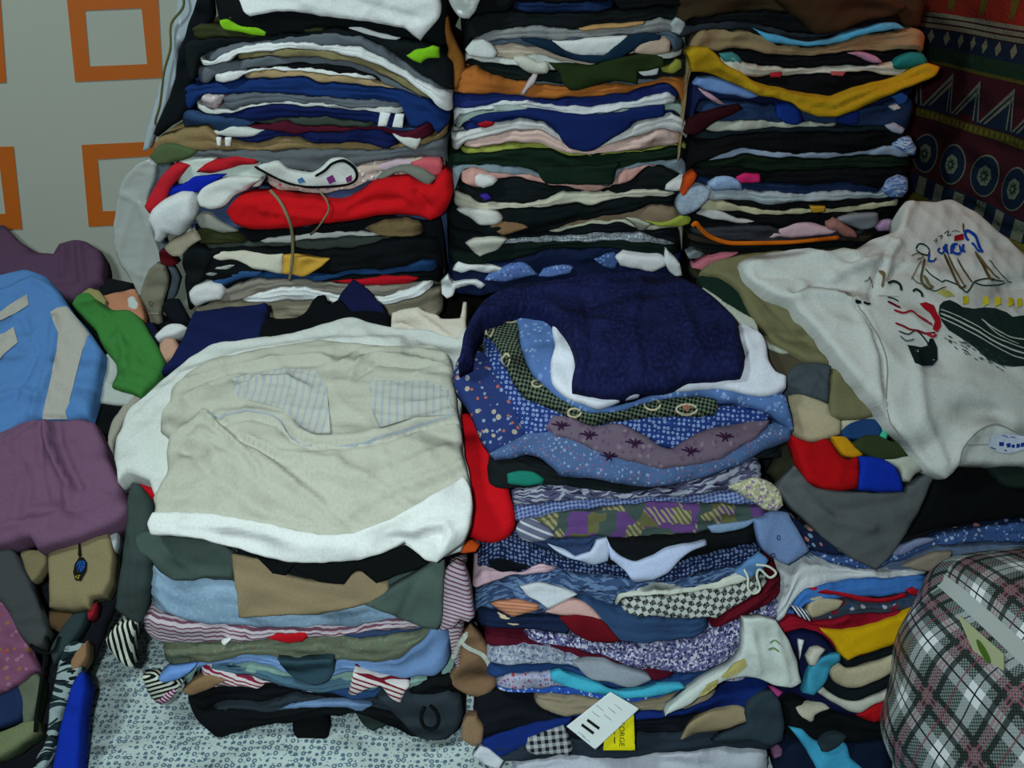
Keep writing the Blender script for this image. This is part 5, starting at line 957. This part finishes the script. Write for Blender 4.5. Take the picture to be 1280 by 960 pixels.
it += [st('1136,371 1140,368 1146,372 1148,378', 3, '1c2c2c'), st('1104,384 1112,388 1120,392', 2.4, '601420'), st('1112,394 1124,398 1134,396 1142,402 1152,408 1160,412', 2.6, '8c1c2c'), st('1140,400 1152,406 1160,414', 1.4, 'a84850'),
       (mat('9c1424'), pts('1144,386 1152,384 1162,388 1165,396 1170,404 1171,414 1166,422 1160,418 1163,408 1157,398 1149,392')), st('1114,410 1124,414 1132,418 1142,420 1152,424 1164,422', 2.6, '7c1824'), st('1152,424 1160,428 1165,424', 3.2, 'a02434'),
       st('1118,420 1130,424 1140,420 1152,432 1156,440', 1.8, '1c2828'), st('1120,426 1128,432 1138,430', 2.0, '4c5c5c'),
       (mat('101c1e'), pts('1129,437 1136,438 1146,440 1154,438 1156,430 1160,430 1166,440 1167,455 1161,462 1148,464 1137,461 1133,450')), (mat('b0bcc0'), pts('1138,444 1142,443 1144,446 1140,448')), (mat('b0bcc0'), pts('1159,450 1162,452 1163,456 1160,455')),
       st('1064,383 1068,384 1072,385', 2.6, '0c1416'), st('1075,384 1080,386 1084,385', 3, '0c1416'), st('1076,358 1081,356 1084,352', 1.2, '5c5038'), st('1096,342 1099,352 1098,366', 2.8, '6c5c40'), st('1082,352 1086,358 1090,362', 1.4, '4c4838'), st('1104,362 1112,358 1120,362 1122,370', 3.4, '1c2c2a'), st('1104,378 1112,380 1118,384', 2.0, '1c2c2a')]
for _ in range(46):
    u_ = rng.uniform(0, 1); x_ = 1172 + 80*u_ + rng.uniform(-6, 4); y_ = 424 + 34*u_ + rng.uniform(-6, 9); it.append(st(f'{x_:.1f},{y_:.1f} {x_+3:.1f},{y_+2:.1f} {x_+5:.1f},{y_+3:.1f}', 1.1, '2c403c', 2))
prints(tee, 'wave_print', it, tee.o, 1.1, 'red, black and white printed marks')
prints(tee, 'seam', [st('1040,373 1062,378 1078,402 1094,430 1104,456 1105,486 1106,506 1114,534 1132,556', 1.3, '84897f'), st('1196,580 1200,562 1214,544 1238,532 1262,540 1284,550', 1.8, '8a908c'), st('1203,558 1230,556 1250,558', 1.2, 'a0a490'), st('1092,376 1100,376 1120,377', 1.0, 'a0a4a0')], tee.o, .3, 'darker stitched seam lines')
lb = [(mat('c4cce0'), pts('1234,546 1250,543 1280,546 1290,552 1288,560 1262,567 1248,566 1232,560'))]
prints(tee, 'neck_label', lb, tee.o, .9, 'white neck label')
lb = [(mat('14348c'), pts(q)) for q in ('1247,553 1253,553 1253,558 1247,558', '1256,555 1261,554 1262,559 1257,560', '1263,556 1267,556 1267,560 1263,560', '1269,555 1273,555 1273,560 1269,560', '1274,554 1278,554 1278,559 1274,559')] + [st('1249,545 1254,546 1258,548', 1, '3c58a0'), st('1260,547 1266,548', 1, '3c58a0'), st('1235,560 1239,561 1242,562', 1.3, '182030'), st('1253,563 1256,564', 1.5, '182030')]
prints(tee, 'label_lettering', lb, tee.o, 1.4, 'blue lettering on the neck label')

# ---------------------------------------------------------------- plaid carrier bag
def tartan():
    t = NT('woven_plaid'); x, y = t.xy(t.uv); c = lin('5f6c6c')
    ck = t.n('ShaderNodeTexChecker', None, Vector=t.uv, Color1=lin('7c8886'), Color2=lin('2c3836'), Scale=430).outputs[0]
    P = .084
    def band(src, a, b): 
        f = t.math('FRACT', t.math('DIVIDE', src, P)); return t.math('MULTIPLY', t.math('GREATER_THAN', f, a), t.math('LESS_THAN', f, b))
    c = ck
    wx, wy = band(x, .0, .25), band(y, .0, .25)
    c = t.mix(t.math('MULTIPLY', t.math('MAXIMUM', wx, wy), .5), c, lin('c0c8ca')); c = t.mix(t.math('MULTIPLY', wx, wy), c, lin('e0e4e8'))
    gx, gy = t.math('MAXIMUM', band(x, .38, .46), band(x, .62, .70)), t.math('MAXIMUM', band(y, .38, .46), band(y, .62, .70))
    c = t.mix(t.math('MULTIPLY', t.math('MAXIMUM', gx, gy), .85), c, lin('08120f')); 
    px, py = t.math('MAXIMUM', band(x, .49, .53), band(x, .56, .59)), t.math('MAXIMUM', band(y, .49, .53), band(y, .56, .59))
    c = t.mix(t.math('MULTIPLY', t.math('MAXIMUM', px, py), .6), c, lin('9c5868'))
    c = t.mix(t.math('MAXIMUM', band(x, .115, .135), t.math('MULTIPLY', band(y, .115, .14), 1.0)), c, lin('10181a')); c = t.mix(t.math('MULTIPLY', band(x, .85, .875), .8), c, lin('7c3444'))
    bm = t.n('ShaderNodeBump', None, Strength=.4, Distance=.001, Height=ck); bs = t.n('ShaderNodeBsdfPrincipled', None, Roughness=.45, Normal=bm.outputs[0]); bs.inputs['Specular IOR Level'].default_value = .35
    t.t.links.new(c, bs.inputs['Base Color']); t.n('ShaderNodeOutputMaterial', None, Surface=bs.outputs[0]); return t.m
plaid = tartan(); bc = np.array([.648, .662, .55 + .148]); hb = np.array([.235, .135, .150]); N_ = 26
def bag_pt(u, v, w_):
    q = np.array([u, v, w_], float); n4 = (np.abs(q)**4.2).sum()**(1/4.2); q = q / n4
    bul = np.array([1 + .06*(1-q[1]**2)*(1-q[2]**2), 1 + .16*(1-q[0]**2)*(1-q[2]**2), 1 + .10*(1-q[0]**2)*(1-q[1]**2)]); p = q*bul*hb; p[1] = p[1]*(1 - .16*q[2]); p[1] -= .022
    wr = .0035*math.sin(31*p[0]+17*p[2]) + .003*math.sin(47*p[2]-23*p[0]+30*p[1]); p = p*(1 + wr*4); p[2] = max(p[2], -hb[2]*.97)
    return bc + RD*p[0] + WD*p[1] + np.array([0, 0, p[2]])
V, UV, Fc = [], [], []
for ax in range(3):
    for sg in (-1, 1):
        k0 = len(V)
        for i in range(N_+1):
            for j in range(N_+1):
                a_, b_ = 2*i/N_-1, 2*j/N_-1; q = [0, 0, 0]; q[ax] = sg; q[(ax+1) % 3] = a_; q[(ax+2) % 3] = b_; V.append(bag_pt(*q)); l = [q[0]*hb[0], q[1]*hb[1], q[2]*hb[2]]
                UV.append(((l[0], l[2]+.02) if ax == 1 else ((l[0]+.01, l[1]+.04) if ax == 2 else (l[1], l[2]+.02))))
        for i in range(N_):
            for j in range(N_):
                a_ = k0+i*(N_+1)+j; f = (a_, a_+N_+1, a_+N_+2, a_+1); Fc.append(f if sg > 0 else f[::-1])
bag = link('plaid_bag', V, Fc, plaid, UV); tag(bag, 'bulging black, white and pink plaid carrier bag at the lower right', 'bag')
vinyl = simple('vinyl_piping', 'a8b0ae', .35, .5)
seam = [bag_pt(u, -.985, .93) + np.array([-.004, 0, .003]) for u in np.linspace(-.99, .9, 24)]
V2, F2 = [], []
for k, u in enumerate(np.linspace(-1.0, .98, 40)):
    for q in ((u, -1, .93), (u, -1, .97), (u, -.97, 1), (u, -.90, 1)): p = bag_pt(*q); d_ = p - bc; V2.append(p + d_/np.linalg.norm(d_)*.0022)
for k in range(39):
    for j in range(3): F2.append((k*4+j, k*4+j+1, k*4+j+5, k*4+j+4))
link('edge_trim', V2, F2, vinyl, [(v[0], v[2]) for v in V2], bag)['label'] = 'pale grey vinyl edge trim'
zc = bag_pt(-.42, -1, .86); ze = np.array(WD)*-1
V3 = []; 
for dz, du in ((.008, -.046), (.012, .020), (-.016, .030), (-.018, -.010)): V3.append(zc + RD*du + [0, 0, dz] - WD*.009)
V3 += [v + WD*.0012 for v in V3]; lab = link('sewn_label', V3, [(0,1,2,3),(7,6,5,4),(0,4,5,1),(1,5,6,2),(2,6,7,3),(3,7,4,0)], simple('label_paper', 'b4b890', .5, .3), None, bag, smooth=False); lab['label'] = 'small cream label with a green emblem'
c3 = sum(V3[:4])/4; em = [c3 - WD*.0012 + RD*.012*math.cos(t)*(1) + np.array([0, 0, 1])*(.0055*math.sin(t) - .005*math.cos(t)) for t in np.linspace(0, 2*math.pi, 16, endpoint=False)]
link('emblem', em, [list(range(16))], simple('emblem_green', '4c6c1c', .5, .2), None, lab, smooth=False)

# ---------------------------------------------------------------- left heap
FL = Profile([(1.46, -.47), (.74, -.94)]); GL = 'clothes heaped at the left'; WL = 'in the heap at the left'
Lt = load(FL, WL, GL, '''
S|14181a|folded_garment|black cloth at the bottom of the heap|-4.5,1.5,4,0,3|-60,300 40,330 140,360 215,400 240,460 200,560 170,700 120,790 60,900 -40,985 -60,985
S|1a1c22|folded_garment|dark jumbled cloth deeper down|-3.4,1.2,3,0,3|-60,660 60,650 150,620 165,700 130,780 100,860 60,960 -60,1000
S|523a50|dress|dull purple dress lying against the wall|1.5,1.6,4,1,2.5|-60,300 -20,282 5,279 14,290 28,304 48,316 68,318 74,306 92,300 110,303 126,312 129,330 127,350 112,358 92,372 70,366 50,352 0,346 -60,350|4:6:80,310 78,345;4:6:100,308 104,350;-3:5:90,305 92,350
S|507cb4|shirt|sky blue shirt with wide white stripes|2.4,1.8,4,1.5,2.5|-60,345 0,342 30,336 58,345 72,362 84,380 96,396 112,414 127,438 123,462 118,490 110,520 80,524 52,524 30,532 0,548 -60,560|5:8:70,400 66,460 40,520;5:8:0,370 40,350 70,365;-4:8:30,400 50,440 20,500;5:9:0,500 30,490 50,500
S|3a7838|t_shirt|bright green t-shirt draped over the edge|1.8,1.4,3,.6,2|88,378 96,368 108,362 122,374 140,386 162,388 178,400 192,424 205,452 200,470 186,482 175,494 158,488 138,482 146,468 144,452 132,440 126,428 118,410 104,396|4:7:120,380 150,410 160,470;-3:6:140,400 180,450
S|b0785c|folded_garment|pinkish tan cloth behind green|.8,1.0,3,0,2|118,372 140,366 168,360 176,372 180,396 176,404 160,394 140,390 124,384
S|b8bcb8|folded_garment|white cloth behind pinkish tan|1.1,.7,2|158,372 168,368 174,380 170,388 160,384
S|101418|folded_garment|small black cloth beside the wall|.9,.9,3|122,358 136,346 150,350 166,353 162,361 144,364 128,370
S|8a8456|folded_garment|beige olive collar above green|2.0,.6,2|100,366 112,360 124,362 132,374 130,384 118,376 106,374
S|aab0ac|folded_garment|white cloth beneath the green t-shirt|1.0,1.0,3,0,2.5|112,486 122,470 128,448 134,440 146,452 150,464 142,480 160,490 172,494 160,506 130,504 110,500
S|070a0e|folded_garment|black cloth below white, left of the white pile|.6,1.0,3|108,502 130,504 156,506 152,526 142,542 128,542 112,530
S|989488|folded_garment|grey beige strip hugging the white pile|1.0,.8,3|134,560 138,530 152,508 168,494 178,496 164,512 150,534 142,552 140,580
S|cfd2d2|folded_shirt|small white shirt near the strap|1.0,1.0,3,0,2|192,420 204,408 214,404 226,404 236,410 222,416 206,420 196,424
S|0c1018|folded_garment|black curl over small white shirt|1.4,1.2,3,0,2|200,382 210,372 224,372 232,388 236,402 224,404 212,398
S|b8907c|folded_garment|tan pink rolled ball|1.3,1.4,3,0,1.5|198,430 206,421 218,422 224,434 218,448 206,450 199,442
S|10142c|folded_garment|dark indigo cloth behind the rolled ball|.6,.9,3|178,404 192,402 200,418 196,432 190,446 182,424
S|70506a|dress|plum purple dress spread below the blue shirt|2.6,1.5,4,1.4,2.8|-60,548 0,540 16,530 40,524 70,526 100,522 118,528 128,548 136,574 148,600 162,632 152,646 130,660 96,672 70,680 46,687 38,672 20,676 0,682 -60,684|8:5:60,528 62,552 72,578 90,610;-6:8:70,530 80,570 100,610;7:4:0,560 20,545 44,528;4:7:60,530 64,560 80,600 90,640;-4:6:48,530 52,570 60,620;4:7:0,660 50,650 100,640 150,620;-3:7:20,560 40,610 30,650
S|0c58b8|folded_garment|bright blue corner at the left frame edge|2.8,.8,2|-40,650 0,648 8,656 7,668 0,676 -40,680
S|85795a|folded_trousers|khaki trousers with an oval blue tag|1.4,1.0,3,0,1.2|58,690 80,680 108,670 134,662 140,690 138,724 128,742 112,746 110,760 85,762 60,758 60,720
S|766c50|folded_trousers|khaki fold left of the tagged trousers|1.1,.8,3|24,690 40,686 58,688 56,706 46,722 36,728 30,710
S|a8b0b0|folded_garment|pale grey corner right of khaki|.8,.6,2|132,664 146,654 146,680 140,694
S|3f4244|folded_trousers|grey trouser leg crossing diagonally|1.9,1.1,3,0,1.5|-40,676 4,680 20,692 34,722 48,756 60,788 52,806 38,812 22,790 8,762 -10,745 -40,740
S|f:7c4c68,a03c30,8c5c40,90607c,16|dress|pink flowered dress at the lower left|1.6,1.1,3,0,2|-50,740 0,744 14,764 28,792 42,824 46,836 30,848 10,860 -10,870 -50,880
S|1c2c50|folded_jeans|dark blue jeans under the pink dress|1.0,1.0,3|-50,872 0,866 24,856 30,880 24,900 0,908 -50,915
S|5c6454|folded_garment|grey green cloth beside the dark jeans|.9,.8,3|20,858 44,838 50,850 46,880 40,902 28,906 26,886
S|6c7454|folded_trousers|olive beige waistband at the bottom left|1.2,1.0,3,0,1|-50,920 0,914 30,902 44,900 46,914 30,928 0,946 -50,955
S|54402c|folded_garment|brown cloth in the gap under khaki|.2,.8,2|60,764 76,760 92,766 90,784 74,790 62,784
S|2c3a3c|folded_garment|dark grey green cloth right of the drawstring|.5,.8,2,0,2|72,792 90,768 108,762 104,778 90,800 78,816 66,830 62,812
S|8c1c28|folded_garment|dark red bit beside the sheet|.6,.5,2|108,764 120,752 116,768 110,774
S|l:1c2c30,8c9a9c,0c1418,22|folded_garment|black and grey swirl print cloth|.9,1.0,3,0,2|56,925 62,880 70,840 78,812 92,798 106,804 102,830 92,856 80,884 72,912 60,948 48,985 30,985 44,950
S|88684c|folded_garment|tan sliver beside the printed sheet|1.2,.6,2|88,826 98,810 108,800 108,820 98,834 88,840
S|0c2c9c|folded_garment|royal blue cloth along the edge of the bed sheet|1.2,1.0,3,0,1.5|60,985 66,950 74,912 84,872 94,846 104,838 108,860 102,882 100,920 96,985
''')
cord_m = mat('0a0e0c'); sw = tube_px(FL, 'black_drawstring', [(38,806),(50,815),(56,820),(52,850),(46,890),(44,915)], [3.6,3.8,3.6,3.2,3.0,2.8], .0022, cord_m); tag(sw, 'thin black drawstring hanging between grey trousers and swirl print, far left', 'cord')
tube_px(FL, 'cord_end', [(56,818),(60,808),(57,796)], [3.7,3.8,3.6], .0018, cord_m, sw); tube_px(FL, 'cord_end', [(56,819),(68,812),(74,796)], [3.7,3.8,3.4], .0018, cord_m, sw)
q = Lt['sky blue shirt with wide white stripes']; sm = mat('a8a49c')
prints(q, 'white_stripes', [(sm, pts('0,396 14,384 30,374 36,370 38,384 24,394 8,402 0,406 -30,420 -30,408')), (sm, pts('66,394 74,388 84,384 100,402 112,418 104,440 96,470 88,500 82,522 52,523 60,500 68,470 74,444 76,420')), (sm, pts('-30,430 8,420 20,412 26,432 10,446 -10,470 -30,478'))], q.o, .8, 'wide off-white stripes')
q = Lt['khaki trousers with an oval blue tag']
prints(q, 'oval_tag', [(mat('14140c'), pts('99,676 101,676 103,694 101,700 98,694')), (mat('14140c'), pts('94,706 99,698 105,697 110,704 109,714 102,727 95,726 92,716')), (mat('1450a8'), pts('96,707 100,701 105,701 108,706 104,714 98,716')), (mat('a09838'), pts('95,721 98,719 102,720 100,724 96,724'))], q.o, 1.2, 'dangling dark tag with a blue oval')
# grey sheet of thin plastic and the strap by the left stack
FP = Profile([(1.40, .1), (1.34, -.72)])
plm = simple('thin_plastic', '9ea3a0', .30, .5, bump=.8, bscale=22)
P1 = sheet(FP, 'G', 'plastic_sheet', pts('141,305 142,276 148,240 156,220 170,206 186,198 196,204 192,230 184,250 190,270 194,300 205,330 205,350 196,392 186,400 176,380 164,352 150,330'), off=.5, th=.8, depth=1.0, fold=3.5, m=plm); tag(P1.o, 'crinkled grey white plastic wrap hanging left of the back left stack', 'plastic wrap')
P2 = sheet(FP, 'G', 'plastic_sheet', pts('225,-20 262,-20 250,14 243,30 232,48 222,60 220,100 208,130 196,160 186,186 178,190 184,160 190,140 198,110 206,84 212,50 218,26'), off=1.2, th=.8, depth=1.2, fold=3.0, m=simple('pale_plastic', '98a4ac', .3, .5, bump=.8, bscale=22)); tag(P2.o, 'pale bluish plastic cover edge along the upper left side of the stack', 'plastic cover')
tube_px(FP, 'cover_seam', [(227,-15),(229,8),(214,30),(213,60),(205,90),(200,130),(194,152),(198,160)], 2.4, .0016, mat('5c5c34'), P2.o)
S3 = sheet(FP, '777464', 'strap', pts('174,395 176,362 184,340 194,330 204,332 210,350 206,372 200,392 202,404 190,408 178,404'), off=2.4, th=.8, depth=1.2, fold=1.5); tag(S3.o, 'grey fabric strap with a snap fastener at the foot of the left stack', 'strap')
prints(S3, 'stitching', [(mat('a09c80'), stroke_poly([(182, 391), (198, 392)], 1.6, False)), (mat('4c4a40'), ring(189, 379, 2.4, 2.4, 1.4))], S3.o, .5, 'metal snap and pale stitching')
S4 = sheet(FP, '56616a', 'folded_garment', pts('186,270 186,240 190,205 200,196 214,206 212,222 202,246 196,268 206,300 214,330 224,350 218,372 206,384 206,340 196,310'), off=-.4, th=1.0, depth=4, fold=2.0); add(S4.o, 'folded_garment', 'slate grey garment sagging down the left side', 'in the back left stack', GA)
P3 = sheet(FB, 'G', 'plastic_sheet', pts('556,-18 604,-18 600,0 594,14 586,24 576,22 564,8'), off=3.0, th=.5, depth=1.0, fold=3, m=plm); tag(P3.o, 'pale crinkled plastic bag corner at the top between left and middle stacks', 'plastic bag')
S5 = sheet(FB, '8a5824', 'folded_garment', pts('546,28 552,18 560,22 566,46 578,70 580,88 572,112 560,106 556,80 560,60 552,44'), off=.6, th=1.2, depth=8, fold=1.5); add(S5.o, 'folded_garment', 'orange brown garment hanging between the left and middle stacks', 'at the back', GB)
# ---------------------------------------------------------------- labels: each singles out one thing
from collections import defaultdict
by = defaultdict(list)
for it_ in ITEMS: by[(it_[1] + ' ' + it_[2])].append(it_)
for txt, L in by.items():
    for k, it_ in enumerate(L):
        t = txt if len(L) == 1 else txt + ', copy'
        if len(L) > 1: print('DUP LABEL', txt)
        if len(t.split()) > 16: print('LONGLABEL', t)
        tag(it_[0], t)
